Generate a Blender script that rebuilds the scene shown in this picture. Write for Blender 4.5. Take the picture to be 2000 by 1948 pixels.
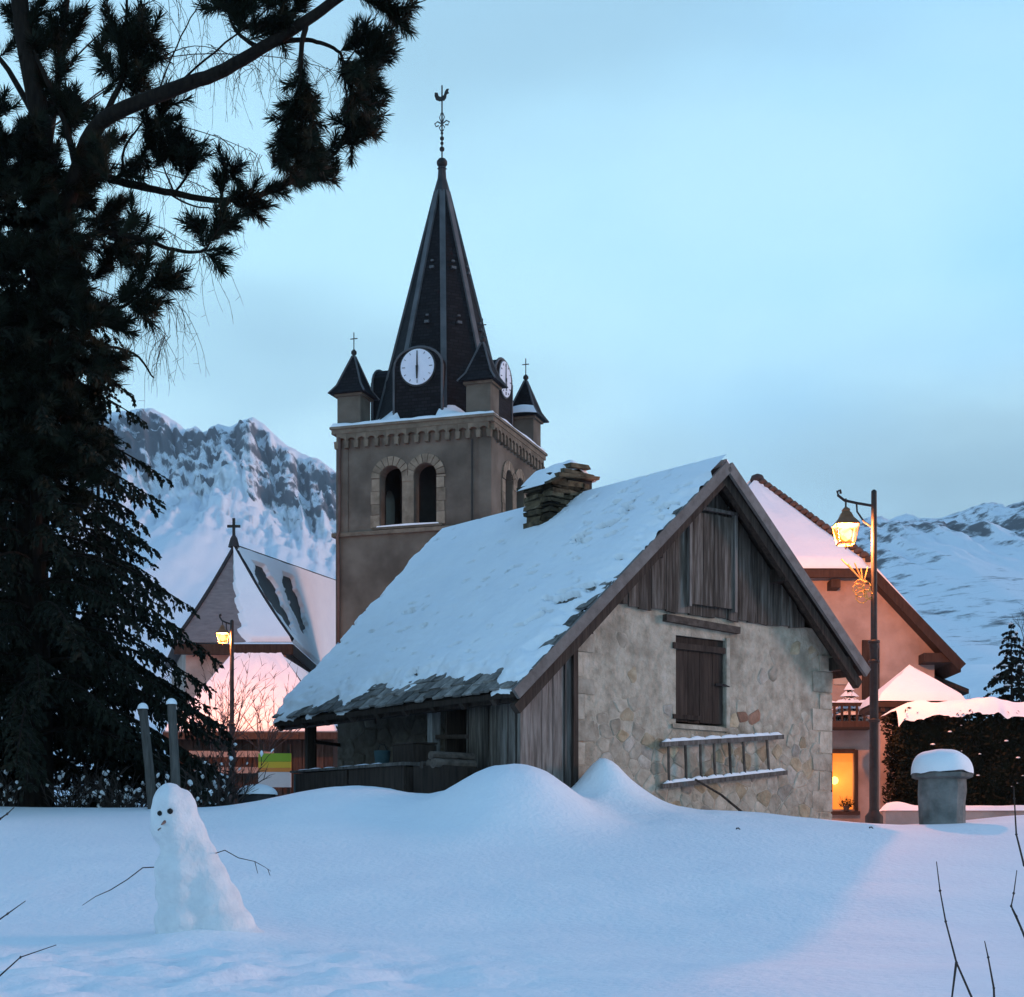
import bpy, bmesh, math, random
import numpy as np
from mathutils import Vector, Matrix, noise
from mathutils.geometry import tessellate_polygon

for o in list(bpy.data.objects):
    bpy.data.objects.remove(o, do_unlink=True)
R = math.radians
SC = bpy.context.scene
COL = SC.collection
random.seed(7)
# ------------------------------------------------------------------ camera
FPX, HOR = 3300.0, 1690.0            # focal length and horizon in photo pixels (photo 2000 wide)
cam_d = bpy.data.cameras.new('camera')
cam = bpy.data.objects.new('camera', cam_d)
COL.objects.link(cam)
cam.location = (0, 0, 0)
cam.rotation_euler = (R(90), 0, 0)
cam_d.sensor_width = 36.0
cam_d.lens = 36.0 * FPX / 2000.0
cam_d.shift_y = (HOR - 974.0) / 2000.0
cam_d.clip_start = 0.1
cam_d.clip_end = 9000
SC.camera = cam
# ------------------------------------------------------------------ sky, sun, exposure
SUN_AZ, SUN_EL = R(82), R(11)        # azimuth clockwise from +Y (view direction), elevation
world = bpy.data.worlds.new('World')
SC.world = world
world.use_nodes = True
wn, wl = world.node_tree.nodes, world.node_tree.links
wn.clear()
w_out = wn.new('ShaderNodeOutputWorld')
w_bg = wn.new('ShaderNodeBackground')
w_bg.inputs['Strength'].default_value = 0.1
sky = wn.new('ShaderNodeTexSky')
sky.sky_type = 'NISHITA'
sky.sun_disc = False
sky.sun_elevation = SUN_EL
sky.sun_rotation = SUN_AZ
sky.altitude = 1200
sky.air_density = 1.0
sky.dust_density = 0.3
sky.ozone_density = 3.0
tc = wn.new('ShaderNodeTexCoord')
sep = wn.new('ShaderNodeSeparateXYZ')
wl.new(tc.outputs['Generated'], sep.inputs[0])
mp = wn.new('ShaderNodeMapping')
mp.inputs['Scale'].default_value = (2.2, 2.2, 5.0)
mp.inputs['Location'].default_value = (-3.518, 1.16, -3.303)
wl.new(tc.outputs['Generated'], mp.inputs[0])
n1 = wn.new('ShaderNodeTexNoise')
n1.inputs['Scale'].default_value = 1.15
n1.inputs['Detail'].default_value = 3.0
n1.inputs['Roughness'].default_value = 0.45
wl.new(mp.outputs[0], n1.inputs['Vector'])
def wramp(src, stops):
    r = wn.new('ShaderNodeValToRGB')
    r.color_ramp.interpolation = 'EASE'
    el = r.color_ramp.elements
    while len(el) < len(stops):
        el.new(0.5)
    for e, (p, c) in zip(el, stops):
        e.position = p
        e.color = (c, c, c, 1) if not isinstance(c, tuple) else (*c, 1)
    wl.new(src, r.inputs[0])
    return r.outputs[0]
def wmix(fac, a, b):
    m = wn.new('ShaderNodeMix')
    m.data_type = 'RGBA'
    if isinstance(fac, float):
        m.inputs[0].default_value = fac
    else:
        wl.new(fac, m.inputs[0])
    for k, s in ((6, a), (7, b)):
        if isinstance(s, tuple):
            m.inputs[k].default_value = (*s, 1)
        else:
            wl.new(s, m.inputs[k])
    return m.outputs[2]
veil = wramp(sep.outputs[2], [(0.0, 0.9), (0.42, 0.8), (1.0, 0.45)])
veil_col = wramp(sep.outputs[2], [(0.0, (0.40, 0.64, 0.84)), (0.12, (0.62, 0.86, 0.97)), (0.33, (0.50, 0.83, 0.98)), (0.72, (0.11, 0.265, 0.61))])
vs = wn.new('ShaderNodeVectorMath')
vs.operation = 'SCALE'
vs.inputs['Scale'].default_value = 14.6
wl.new(veil_col, vs.inputs[0])
base_sky = wmix(veil, sky.outputs[0], vs.outputs[0])
cloudy = wramp(n1.outputs['Fac'], [(0.46, 0.0), (0.68, 0.75)])
mp2 = wn.new('ShaderNodeMapping')
mp2.inputs['Scale'].default_value = (1.6, 1.6, 3.2)
mp2.inputs['Location'].default_value = (2.125, 1.078, -1.157)
wl.new(tc.outputs['Generated'], mp2.inputs[0])
n2 = wn.new('ShaderNodeTexNoise')
n2.inputs['Scale'].default_value = 1.3
n2.inputs['Detail'].default_value = 4.0
wl.new(mp2.outputs[0], n2.inputs['Vector'])
bluer = wramp(n2.outputs['Fac'], [(0.42, 0.0), (0.72, 0.6)])
sky_b = wmix(bluer, base_sky, (3.2, 7.8, 12.8))
sky_c = wmix(cloudy, sky_b, (4.0, 6.8, 8.8))
bank_z = wramp(sep.outputs[2], [(0.20, 1.0), (0.32, 0.0)])
bank_x = wramp(sep.outputs[0], [(0.0, 0.0), (0.24, 1.0)])
def wmul(a, b):
    m = wn.new('ShaderNodeMath')
    m.operation = 'MULTIPLY'
    wl.new(a, m.inputs[0])
    wl.new(b, m.inputs[1])
    return m.outputs[0]
mp3 = wn.new('ShaderNodeMapping')
mp3.inputs['Scale'].default_value = (3.0, 3.0, 9.0)
wl.new(tc.outputs['Generated'], mp3.inputs[0])
n3 = wn.new('ShaderNodeTexNoise')
n3.inputs['Scale'].default_value = 1.6
n3.inputs['Detail'].default_value = 5.0
wl.new(mp3.outputs[0], n3.inputs['Vector'])
bank_n = wramp(n3.outputs['Fac'], [(0.30, 0.35), (0.62, 1.0)])
bank = wmul(wmul(bank_z, bank_x), bank_n)
sky_d = wmix(bank, sky_c, (3.8, 6.2, 7.8))
wl.new(sky_d, w_bg.inputs['Color'])
wl.new(w_bg.outputs[0], w_out.inputs[0])

sun_d = bpy.data.lights.new('sun', 'SUN')
sun_d.energy = 2.0
sun_d.angle = R(12)
sun_d.color = (1.0, 0.52, 0.40)
sun = bpy.data.objects.new('sun', sun_d)
COL.objects.link(sun)
sdir = Vector((math.sin(SUN_AZ) * math.cos(SUN_EL), math.cos(SUN_AZ) * math.cos(SUN_EL), math.sin(SUN_EL)))
sun.rotation_euler = sdir.to_track_quat('Z', 'Y').to_euler()
sun.location = (40, 0, 30)

SC.view_settings.view_transform = 'Standard'
SC.view_settings.look = 'None'
SC.view_settings.gamma = 1.0
SC.view_settings.exposure = 0.0
SC.view_settings.use_curve_mapping = False
SC.render.engine = 'CYCLES'
SC.cycles.use_denoising = True
SC.cycles.use_adaptive_sampling = True
SC.cycles.adaptive_threshold = 0.015
SC.cycles.max_bounces = 6
SC.cycles.transparent_max_bounces = 12
SC.cycles.sample_clamp_indirect = 6.0
SC.cycles.caustics_reflective = False
SC.cycles.caustics_refractive = False

# ------------------------------------------------------------------ helpers
def pt(u, v, Y):
    """point at distance Y in front of the camera seen at photo pixel (u, v)"""
    return Vector(((u - 1000.0) / FPX * Y, Y, (HOR - v) / FPX * Y))

def rnd(a, b):
    return random.uniform(a, b)

class MB:
    def __init__(s):
        s.v, s.f = [], []
    def add(s, vs_, fs):
        n = len(s.v)
        s.v += [tuple(p) for p in vs_]
        s.f += [tuple(i + n for i in f) for f in fs]
        return s
    def hexa(s, p):   # bottom 4 ccw, top 4 ccw
        return s.add(p, [(3, 2, 1, 0), (4, 5, 6, 7), (0, 1, 5, 4), (1, 2, 6, 5), (2, 3, 7, 6), (3, 0, 4, 7)])
    def box(s, x0, x1, y0, y1, z0, z1, j=0.0):
        q = lambda: rnd(-j, j) if j else 0.0
        P = [(x0, y0, z0), (x1, y0, z0), (x1, y1, z0), (x0, y1, z0), (x0, y0, z1), (x1, y0, z1), (x1, y1, z1), (x0, y1, z1)]
        return s.hexa([(a + q(), b + q(), c + q()) for a, b, c in P])
    def beam(s, a, b, w, h, up=(0, 0, 1)):
        a, b = Vector(a), Vector(b)
        d = (b - a).normalized()
        side = d.cross(Vector(up))
        if side.length < 1e-4:
            side = d.cross(Vector((1, 0, 0)))
        side.normalize()
        u = side.cross(d).normalized()
        P = []
        for e in (a, b):
            P.append([e - side * w / 2 - u * h / 2, e + side * w / 2 - u * h / 2, e + side * w / 2 + u * h / 2, e - side * w / 2 + u * h / 2])
        A, B_ = P
        n = len(s.v)
        s.v += [tuple(p) for p in A + B_]
        for f in [(0, 3, 2, 1), (4, 5, 6, 7), (0, 1, 5, 4), (1, 2, 6, 5), (2, 3, 7, 6), (3, 0, 4, 7)]:
            s.f.append(tuple(i + n for i in f))
        return s
    def tube(s, pts, rad, n=6, cap=True):
        pts = [Vector(p) for p in pts]
        m = len(pts)
        if not isinstance(rad, (list, tuple)):
            rad = [rad] * m
        base = len(s.v)
        ref = Vector((0.31, 0.17, 0.93))
        for i, p in enumerate(pts):
            d = (pts[min(i + 1, m - 1)] - pts[max(i - 1, 0)])
            if d.length < 1e-9:
                d = Vector((0, 0, 1))
            d.normalize()
            a = d.cross(ref)
            if a.length < 0.05:
                a = d.cross(Vector((1, 0, 0)))
            a.normalize()
            b = d.cross(a)
            for k in range(n):
                t = 2 * math.pi * k / n
                s.v.append(tuple(p + (a * math.cos(t) + b * math.sin(t)) * rad[i]))
        for i in range(m - 1):
            for k in range(n):
                k2 = (k + 1) % n
                s.f.append((base + i * n + k, base + i * n + k2, base + (i + 1) * n + k2, base + (i + 1) * n + k))
        if cap and n > 2:
            s.f.append(tuple(base + k for k in reversed(range(n))))
            s.f.append(tuple(base + (m - 1) * n + k for k in range(n)))
        return s
    def lathe(s, prof, c=(0, 0, 0), n=12, a0=0.0):
        """prof: list of (r, z)"""
        base = len(s.v)
        for r, z in prof:
            for k in range(n):
                t = a0 + 2 * math.pi * k / n
                s.v.append((c[0] + r * math.cos(t), c[1] + r * math.sin(t), c[2] + z))
        for i in range(len(prof) - 1):
            for k in range(n):
                k2 = (k + 1) % n
                s.f.append((base + i * n + k, base + i * n + k2, base + (i + 1) * n + k2, base + (i + 1) * n + k))
        s.f.append(tuple(base + k for k in reversed(range(n))))
        s.f.append(tuple(base + (len(prof) - 1) * n + k for k in range(n)))
        return s
    def grid(s, fn, nu, nv):
        base = len(s.v)
        for i in range(nu + 1):
            for j in range(nv + 1):
                s.v.append(tuple(fn(i / nu, j / nv)))
        w = nv + 1
        for i in range(nu):
            for j in range(nv):
                s.f.append((base + i * w + j, base + (i + 1) * w + j, base + (i + 1) * w + j + 1, base + i * w + j + 1))
        return s
    def prism(s, poly, mapf, d0, d1):
        """poly 2D outline extruded between depths d0 and d1 through mapf(a, b, d)"""
        n = len(poly)
        base = len(s.v)
        for d in (d0, d1):
            for a, b in poly:
                s.v.append(tuple(mapf(a, b, d)))
        s.f.append(tuple(base + i for i in range(n)))
        s.f.append(tuple(base + n + i for i in reversed(range(n))))
        for i in range(n):
            k = (i + 1) % n
            s.f.append((base + k, base + i, base + n + i, base + n + k))
        return s
    def panel(s, outer, holes, mapf, d0, d1):
        loops = [[Vector((a, b, 0)) for a, b in lp] for lp in [outer] + holes]
        flat = [p for lp in loops for p in lp]
        tris = tessellate_polygon(loops)
        base = len(s.v)
        n = len(flat)
        for d in (d0, d1):
            for p in flat:
                s.v.append(tuple(mapf(p.x, p.y, d)))
        for t in tris:
            s.f.append(tuple(base + i for i in t))
            s.f.append(tuple(base + n + i for i in reversed(t)))
        k0 = 0
        for lp in loops:
            m = len(lp)
            for i in range(m):
                k = (i + 1) % m
                s.f.append((base + k0 + i, base + k0 + k, base + n + k0 + k, base + n + k0 + i))
            k0 += m
        return s
    def mesh(s, name, mat, smooth=False, fix=True):
        me = bpy.data.meshes.new(name)
        me.from_pydata(s.v, [], s.f)
        if fix:
            bm = bmesh.new()
            bm.from_mesh(me)
            bmesh.ops.recalc_face_normals(bm, faces=bm.faces)
            bm.to_mesh(me)
            bm.free()
        if smooth:
            me.polygons.foreach_set('use_smooth', [True] * len(me.polygons))
        me.materials.append(mat)
        me.update()
        return me
    def build(s, name, mat, parent=None, smooth=False, fix=True):
        return put(name, s.mesh(name, mat, smooth, fix), parent)

def put(name, me, parent=None, loc=None, rot=None):
    o = bpy.data.objects.new(name, me)
    COL.objects.link(o)
    if parent is not None:
        o.parent = parent
    if loc is not None:
        o.location = loc
    if rot is not None:
        o.rotation_euler = rot
    return o

def tag(o, label=None, cat=None, group=None, kind=None):
    if label: o['label'] = label
    if cat: o['category'] = cat
    if group: o['group'] = group
    if kind: o['kind'] = kind
    return o

def empty(name, loc=(0, 0, 0), rz=0.0, label=None, cat=None, group=None):
    o = bpy.data.objects.new(name, None)
    COL.objects.link(o)
    o.location = loc
    o.rotation_euler = (0, 0, rz)
    o.empty_display_size = 0.2
    return tag(o, label, cat, group)

def fbm(x, y, z=0.0, oc=4, lac=2.1, gain=0.5):
    a, f, t = 1.0, 1.0, 0.0
    for _ in range(oc):
        t += a * noise.noise(Vector((x * f, y * f, z * f)))
        a *= gain
        f *= lac
    return t

def sstep(a, b, x):
    t = min(1.0, max(0.0, (x - a) / (b - a)))
    return t * t * (3 - 2 * t)

def interp(x, xs, ys):
    if x <= xs[0]: return ys[0]
    for i in range(len(xs) - 1):
        if x <= xs[i + 1]:
            t = (x - xs[i]) / (xs[i + 1] - xs[i])
            return ys[i] + (ys[i + 1] - ys[i]) * t
    return ys[-1]

def cubic(x, xs, ys):      # Catmull-Rom through the knots
    if x <= xs[0]: return ys[0]
    if x >= xs[-1]: return ys[-1]
    for i in range(len(xs) - 1):
        if x <= xs[i + 1]:
            break
    def sl(k):
        if k <= 0 or k >= len(xs) - 1: return 0.0
        return (ys[k + 1] - ys[k - 1]) / (xs[k + 1] - xs[k - 1])
    h = xs[i + 1] - xs[i]
    t = (x - xs[i]) / h
    a, b = sl(i) * h, sl(i + 1) * h
    return ((2 * t**3 - 3 * t * t + 1) * ys[i] + (t**3 - 2 * t * t + t) * a + (-2 * t**3 + 3 * t * t) * ys[i + 1] + (t**3 - t * t) * b)

# ------------------------------------------------------------------ materials
def material(name, cols, scale=4.0, stretch=(1, 1, 1), rough=0.85, bump=0.2, bscale=None, rand=0.0, detail=5.0, metal=0.0,
             ramp=(0.3, 0.7), spec=0.3, bdist=0.02, stain=None):
    """cols: two base colours mixed by stretched noise; rand: brightness change from piece to piece"""
    m = bpy.data.materials.new(name)
    m.use_nodes = True
    nt = m.node_tree
    N, L = nt.nodes, nt.links
    p = N['Principled BSDF']
    p.inputs['Roughness'].default_value = rough
    p.inputs['Metallic'].default_value = metal
    p.inputs['Specular IOR Level'].default_value = spec
    t = N.new('ShaderNodeTexCoord')
    mpn = N.new('ShaderNodeMapping')
    mpn.inputs['Scale'].default_value = stretch
    oi = N.new('ShaderNodeObjectInfo')
    L.new(t.outputs['Object'], mpn.inputs['Vector'])
    vec = mpn.outputs[0]
    if rand:
        add = N.new('ShaderNodeVectorMath')
        add.operation = 'ADD'
        sc = N.new('ShaderNodeVectorMath')
        sc.operation = 'SCALE'
        comb = N.new('ShaderNodeCombineXYZ')
        for k in range(3):
            L.new(oi.outputs['Random'], comb.inputs[k])
        sc.inputs['Scale'].default_value = 37.0
        L.new(comb.outputs[0], sc.inputs[0])
        L.new(vec, add.inputs[0])
        L.new(sc.outputs[0], add.inputs[1])
        vec = add.outputs[0]
    n = N.new('ShaderNodeTexNoise')
    n.inputs['Scale'].default_value = scale
    n.inputs['Detail'].default_value = detail
    n.inputs['Roughness'].default_value = 0.6
    L.new(vec, n.inputs['Vector'])
    r = N.new('ShaderNodeValToRGB')
    el = r.color_ramp.elements
    while len(el) < len(cols):
        el.new(0.5)
    for i, (e, c) in enumerate(zip(el, cols)):
        e.position = ramp[0] + (ramp[1] - ramp[0]) * i / max(1, len(cols) - 1)
        e.color = (*c, 1)
    L.new(n.outputs['Fac'], r.inputs[0])
    out = r.outputs[0]
    if stain:
        scol, sscale, amt = stain
        n3 = N.new('ShaderNodeTexNoise')
        n3.inputs['Scale'].default_value = sscale
        n3.inputs['Detail'].default_value = 6
        L.new(t.outputs['Object'], n3.inputs['Vector'])
        r3 = N.new('ShaderNodeValToRGB')
        r3.color_ramp.elements[0].position = 0.5
        r3.color_ramp.elements[0].color = (0, 0, 0, 1)
        r3.color_ramp.elements[1].position = 0.72
        r3.color_ramp.elements[1].color = (amt, amt, amt, 1)
        L.new(n3.outputs['Fac'], r3.inputs[0])
        mx = N.new('ShaderNodeMix')
        mx.data_type = 'RGBA'
        L.new(r3.outputs[0], mx.inputs[0])
        L.new(out, mx.inputs[6])
        mx.inputs[7].default_value = (*scol, 1)
        out = mx.outputs[2]
    if rand:
        hs = N.new('ShaderNodeHueSaturation')
        mr = N.new('ShaderNodeMapRange')
        mr.inputs[3].default_value = 1 - rand
        mr.inputs[4].default_value = 1 + rand
        L.new(oi.outputs['Random'], mr.inputs[0])
        L.new(mr.outputs[0], hs.inputs['Value'])
        L.new(out, hs.inputs['Color'])
        out = hs.outputs[0]
    L.new(out, p.inputs['Base Color'])
    if bump:
        b = N.new('ShaderNodeBump')
        b.inputs['Strength'].default_value = bump
        b.inputs['Distance'].default_value = bdist
        if bscale:
            nb = N.new('ShaderNodeTexNoise')
            nb.inputs['Scale'].default_value = bscale
            nb.inputs['Detail'].default_value = 5
            L.new(vec, nb.inputs['Vector'])
            L.new(nb.outputs['Fac'], b.inputs['Height'])
        else:
            L.new(n.outputs['Fac'], b.inputs['Height'])
        L.new(b.outputs[0], p.inputs['Normal'])
    return m

M = {}
M['snow'] = material('snow', [(0.80, 0.83, 0.87), (0.87, 0.89, 0.91)], 1.3, rough=0.7, bump=0.55, bscale=16.0, bdist=0.025, spec=0.2)
M['roof_snow'] = material('roof_snow', [(0.80, 0.83, 0.87), (0.87, 0.89, 0.91)], 1.5, rough=0.7, bump=0.45, bscale=11.0, bdist=0.03, spec=0.2)
M['snow_lump'] = material('snow_lump', [(0.82, 0.84, 0.87), (0.88, 0.89, 0.91)], 5, rough=0.7, bump=0.4, bscale=30.0, bdist=0.01, spec=0.2)
M['packed_snow'] = material('packed_snow', [(0.62, 0.65, 0.68), (0.76, 0.78, 0.80)], 6, rough=0.7, bump=0.7, bscale=14.0, bdist=0.03, spec=0.2)
M['plaster'] = material('lime_plaster', [(0.27, 0.225, 0.17), (0.43, 0.37, 0.29), (0.54, 0.47, 0.385)], 5, rough=0.95, bump=0.9, bscale=12, bdist=0.04, spec=0.1, stain=((0.19, 0.155, 0.115), 1.9, 0.8), detail=9)
M['stone'] = material('rubble_stone', [(0.28, 0.235, 0.18), (0.42, 0.36, 0.285), (0.52, 0.455, 0.37)], 6, rough=0.95, bump=0.9, bscale=14, rand=0.18, spec=0.1, stain=((0.18, 0.145, 0.105), 3.0, 0.75), detail=8)
M['stone_grey'] = material('grey_rubble_stone', [(0.25, 0.215, 0.175), (0.38, 0.335, 0.28), (0.48, 0.43, 0.37)], 6, rough=0.95, bump=0.9, bscale=18, rand=0.25, spec=0.1, stain=((0.17, 0.13, 0.09), 3.5, 0.6))
M['stone_ochre'] = material('ochre_rubble_stone', [(0.27, 0.20, 0.125), (0.41, 0.32, 0.215), (0.50, 0.41, 0.29)], 6, rough=0.95, bump=0.9, bscale=18, rand=0.22, spec=0.1, stain=((0.17, 0.13, 0.09), 3.5, 0.6))
M['stone_red'] = material('reddish_stone', [(0.22, 0.12, 0.08), (0.36, 0.20, 0.14)], 6, rough=0.95, bump=0.8, bscale=22, rand=0.25, spec=0.1)
M['old_wood'] = material('weathered_wood', [(0.03, 0.023, 0.019), (0.08, 0.065, 0.053), (0.17, 0.148, 0.13)], 2.2, (9, 9, 0.7), rough=0.9, bump=0.6, rand=0.35, spec=0.15)
M['grey_wood'] = material('silvered_wood', [(0.07, 0.058, 0.05), (0.155, 0.133, 0.117), (0.235, 0.21, 0.19)], 2.5, (9, 9, 0.8), rough=0.9, bump=0.6, rand=0.35, spec=0.15)
M['dark_wood'] = material('dark_wood', [(0.022, 0.016, 0.013), (0.06, 0.043, 0.034)], 2.5, (8, 8, 0.8), rough=0.9, bump=0.5, rand=0.3, spec=0.15)
M['beam_wood'] = material('beam_wood', [(0.05, 0.037, 0.03), (0.14, 0.11, 0.09)], 5, (2, 2, 2), rough=0.9, bump=0.5, rand=0.3, spec=0.15)
M['shaded_plaster'] = material('shaded_plaster', [(0.085, 0.07, 0.052), (0.16, 0.135, 0.105)], 5, rough=0.95, bump=0.9, bscale=12, bdist=0.04, spec=0.1)  # same plaster, colour darkened to paint in the shade under the eave
M['shaded_stone'] = material('shaded_stone', [(0.09, 0.075, 0.057), (0.18, 0.155, 0.12)], 6, rough=0.95, bump=0.9, bscale=14, rand=0.25, spec=0.1)  # side wall stones, eave shade put into their colour too
M['grey_beam'] = material('silvered_beam', [(0.13, 0.11, 0.10), (0.21, 0.185, 0.17)], 7, (1, 1, 1), rough=0.9, bump=0.5, rand=0.2, spec=0.15)
M['shingle'] = material('roof_shingle', [(0.06, 0.055, 0.05), (0.16, 0.145, 0.13), (0.26, 0.24, 0.22)], 7, (1, 1, 1), rough=0.95, bump=0.6, rand=0.45, spec=0.15)
M['moss_stone'] = material('chimney_stone', [(0.022, 0.017, 0.012), (0.085, 0.063, 0.04), (0.15, 0.112, 0.07)], 7, rough=0.95, bump=0.8, rand=0.5, spec=0.1)
M['render'] = material('tower_render', [(0.085, 0.074, 0.059), (0.132, 0.116, 0.093), (0.18, 0.16, 0.13)], 0.7, rough=0.95, bump=0.5, bscale=7, spec=0.1, stain=((0.06, 0.052, 0.042), 0.6, 0.9), detail=9)
M['dressed'] = material('dressed_stone', [(0.17, 0.14, 0.102), (0.275, 0.23, 0.17)], 3, rough=0.9, bump=0.6, bscale=12, rand=0.2, spec=0.1, stain=((0.10, 0.083, 0.06), 2.5, 0.8))
M['dressed_dark'] = material('weathered_stone', [(0.10, 0.083, 0.062), (0.185, 0.155, 0.115)], 3, rough=0.9, bump=0.6, bscale=12, rand=0.2, spec=0.1)
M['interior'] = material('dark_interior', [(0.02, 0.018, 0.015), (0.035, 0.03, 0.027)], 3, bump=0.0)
M['zinc'] = material('zinc_sheet', [(0.055, 0.058, 0.062), (0.105, 0.108, 0.113)], 2.0, rough=0.6, bump=0.15, metal=0.2)
M['iron'] = material('black_iron', [(0.015, 0.014, 0.014), (0.035, 0.032, 0.03)], 8, rough=0.55, bump=0.1, metal=0.3)
M['rust_pipe'] = material('rusty_pipe', [(0.10, 0.05, 0.035), (0.16, 0.10, 0.08)], 3, rough=0.8, bump=0.2)
M['clock'] = material('clock_enamel', [(0.62, 0.66, 0.74), (0.74, 0.77, 0.82)], 1.5, rough=0.4, bump=0.0)
M['clock_rim'] = material('clock_rim', [(0.02, 0.02, 0.02), (0.04, 0.04, 0.04)], 3, rough=0.5, bump=0.0)
M['pink_render'] = material('pink_render', [(0.30, 0.235, 0.205), (0.43, 0.345, 0.305)], 1.8, rough=0.95, bump=0.7, bscale=8, spec=0.1, stain=((0.22, 0.165, 0.14), 1.3, 0.8), detail=8)
M['grey_render'] = material('grey_render', [(0.30, 0.255, 0.21), (0.42, 0.36, 0.30)], 2.0, rough=0.95, bump=0.4, bscale=15, spec=0.1)
M['tile'] = material('roof_tile', [(0.05, 0.035, 0.03), (0.10, 0.065, 0.05)], 5, rough=0.9, bump=0.3, rand=0.3)
M['brown_wood'] = material('brown_timber', [(0.028, 0.015, 0.010), (0.06, 0.034, 0.023)], 3, (6, 6, 1), rough=0.85, bump=0.3, rand=0.2)
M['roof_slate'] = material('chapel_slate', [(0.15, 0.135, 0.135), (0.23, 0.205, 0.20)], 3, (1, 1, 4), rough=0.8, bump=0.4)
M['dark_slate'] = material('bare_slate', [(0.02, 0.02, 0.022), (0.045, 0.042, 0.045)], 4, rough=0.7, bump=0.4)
M['bark'] = material('bark', [(0.008, 0.006, 0.005), (0.020, 0.015, 0.011)], 6, (3, 3, 0.7), rough=0.95, bump=0.8, spec=0.1)
M['twig'] = material('twig', [(0.028, 0.020, 0.017), (0.06, 0.045, 0.038)], 6, rough=0.9, bump=0.0)
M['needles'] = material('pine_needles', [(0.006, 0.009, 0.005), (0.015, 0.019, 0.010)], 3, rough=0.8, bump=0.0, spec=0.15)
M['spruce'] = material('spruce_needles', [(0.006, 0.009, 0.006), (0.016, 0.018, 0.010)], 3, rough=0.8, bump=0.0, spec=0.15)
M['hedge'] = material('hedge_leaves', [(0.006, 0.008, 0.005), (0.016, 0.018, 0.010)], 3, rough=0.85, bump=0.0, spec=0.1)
M['concrete'] = material('pillar_stone', [(0.10, 0.105, 0.10), (0.24, 0.235, 0.22)], 4, rough=0.95, bump=0.6, bscale=20, spec=0.1, stain=((0.06, 0.065, 0.06), 3, 0.8))
M['gold'] = material('gold_tinsel', [(0.55, 0.30, 0.08), (0.75, 0.45, 0.15)], 12, rough=0.4, bump=0.2, metal=0.5)
M['post'] = material('post_wood', [(0.13, 0.125, 0.12), (0.27, 0.26, 0.25)], 4, (6, 6, 0.8), rough=0.9, bump=0.5, rand=0.2)
M['old_post'] = material('old_post_wood', [(0.05, 0.045, 0.04), (0.115, 0.105, 0.095)], 4, (6, 6, 0.8), rough=0.9, bump=0.5, rand=0.2)
M['sign_green'] = material('sign_green', [(0.22, 0.36, 0.03), (0.25, 0.40, 0.04)], 3, bump=0)
M['sign_yellow'] = material('sign_yellow', [(0.60, 0.42, 0.04), (0.65, 0.46, 0.05)], 3, bump=0)
M['sign_orange'] = material('sign_orange', [(0.60, 0.22, 0.05), (0.65, 0.25, 0.06)], 3, bump=0)
M['sign_white'] = material('sign_white', [(0.55, 0.53, 0.50), (0.62, 0.60, 0.57)], 3, bump=0)
M['teal'] = material('teal_paint', [(0.035, 0.07, 0.075), (0.06, 0.11, 0.115)], 5, bump=0.2)
M['coal'] = material('coal', [(0.008, 0.008, 0.008), (0.02, 0.02, 0.02)], 20, bump=0.3)
M['pale_carrot'] = material('nose_twig', [(0.12, 0.08, 0.07), (0.22, 0.15, 0.13)], 20, bump=0.3)

def slate_mat():
    m = bpy.data.materials.new('spire_slate')
    m.use_nodes = True
    N, L = m.node_tree.nodes, m.node_tree.links
    p = N['Principled BSDF']
    p.inputs['Roughness'].default_value = 0.8
    p.inputs['Specular IOR Level'].default_value = 0.15
    t = N.new('ShaderNodeTexCoord')
    mpn = N.new('ShaderNodeMapping')
    L.new(t.outputs['Object'], mpn.inputs[0])
    mpn.inputs['Rotation'].default_value = (R(90), 0, 0)
    br = N.new('ShaderNodeTexBrick')
    br.inputs['Scale'].default_value = 2.2
    br.inputs['Color1'].default_value = (0.007, 0.0065, 0.008, 1)
    br.inputs['Color2'].default_value = (0.015, 0.014, 0.016, 1)
    br.inputs['Mortar'].default_value = (0.005, 0.005, 0.005, 1)
    br.inputs['Mortar Size'].default_value = 0.03
    L.new(mpn.outputs[0], br.inputs['Vector'])
    L.new(br.outputs['Color'], p.inputs['Base Color'])
    b = N.new('ShaderNodeBump')
    b.inputs['Strength'].default_value = 0.4
    b.inputs['Distance'].default_value = 0.02
    b.invert = True
    L.new(br.outputs['Fac'], b.inputs['Height'])
    L.new(b.outputs[0], p.inputs['Normal'])
    return m
M['slate'] = slate_mat()

def glow_mat(name, col, strength, transp=0.5):
    m = bpy.data.materials.new(name)
    m.use_nodes = True
    N, L = m.node_tree.nodes, m.node_tree.links
    N.clear()
    o = N.new('ShaderNodeOutputMaterial')
    e = N.new('ShaderNodeEmission')
    e.inputs[0].default_value = (*col, 1)
    e.inputs[1].default_value = strength
    tr = N.new('ShaderNodeBsdfTransparent')
    tr.inputs[0].default_value = (transp, transp, transp, 1)
    a = N.new('ShaderNodeAddShader')
    L.new(e.outputs[0], a.inputs[0])
    L.new(tr.outputs[0], a.inputs[1])
    L.new(a.outputs[0], o.inputs[0])
    return m
M['lamp_glass'] = glow_mat('lantern_glass', (1.0, 0.10, 0.006), 2.5, 0.8)
M['bulb'] = glow_mat('bulb', (1.0, 0.36, 0.09), 2.6, 1.0)
M['lit_room'] = material('lit_curtain', [(0.6, 0.3, 0.1), (0.7, 0.38, 0.15)], 3, bump=0)
_p = M['lit_room'].node_tree.nodes['Principled BSDF']
_p.inputs['Emission Color'].default_value = (1.0, 0.27, 0.03, 1)
_p.inputs['Emission Strength'].default_value = 0.75

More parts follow.
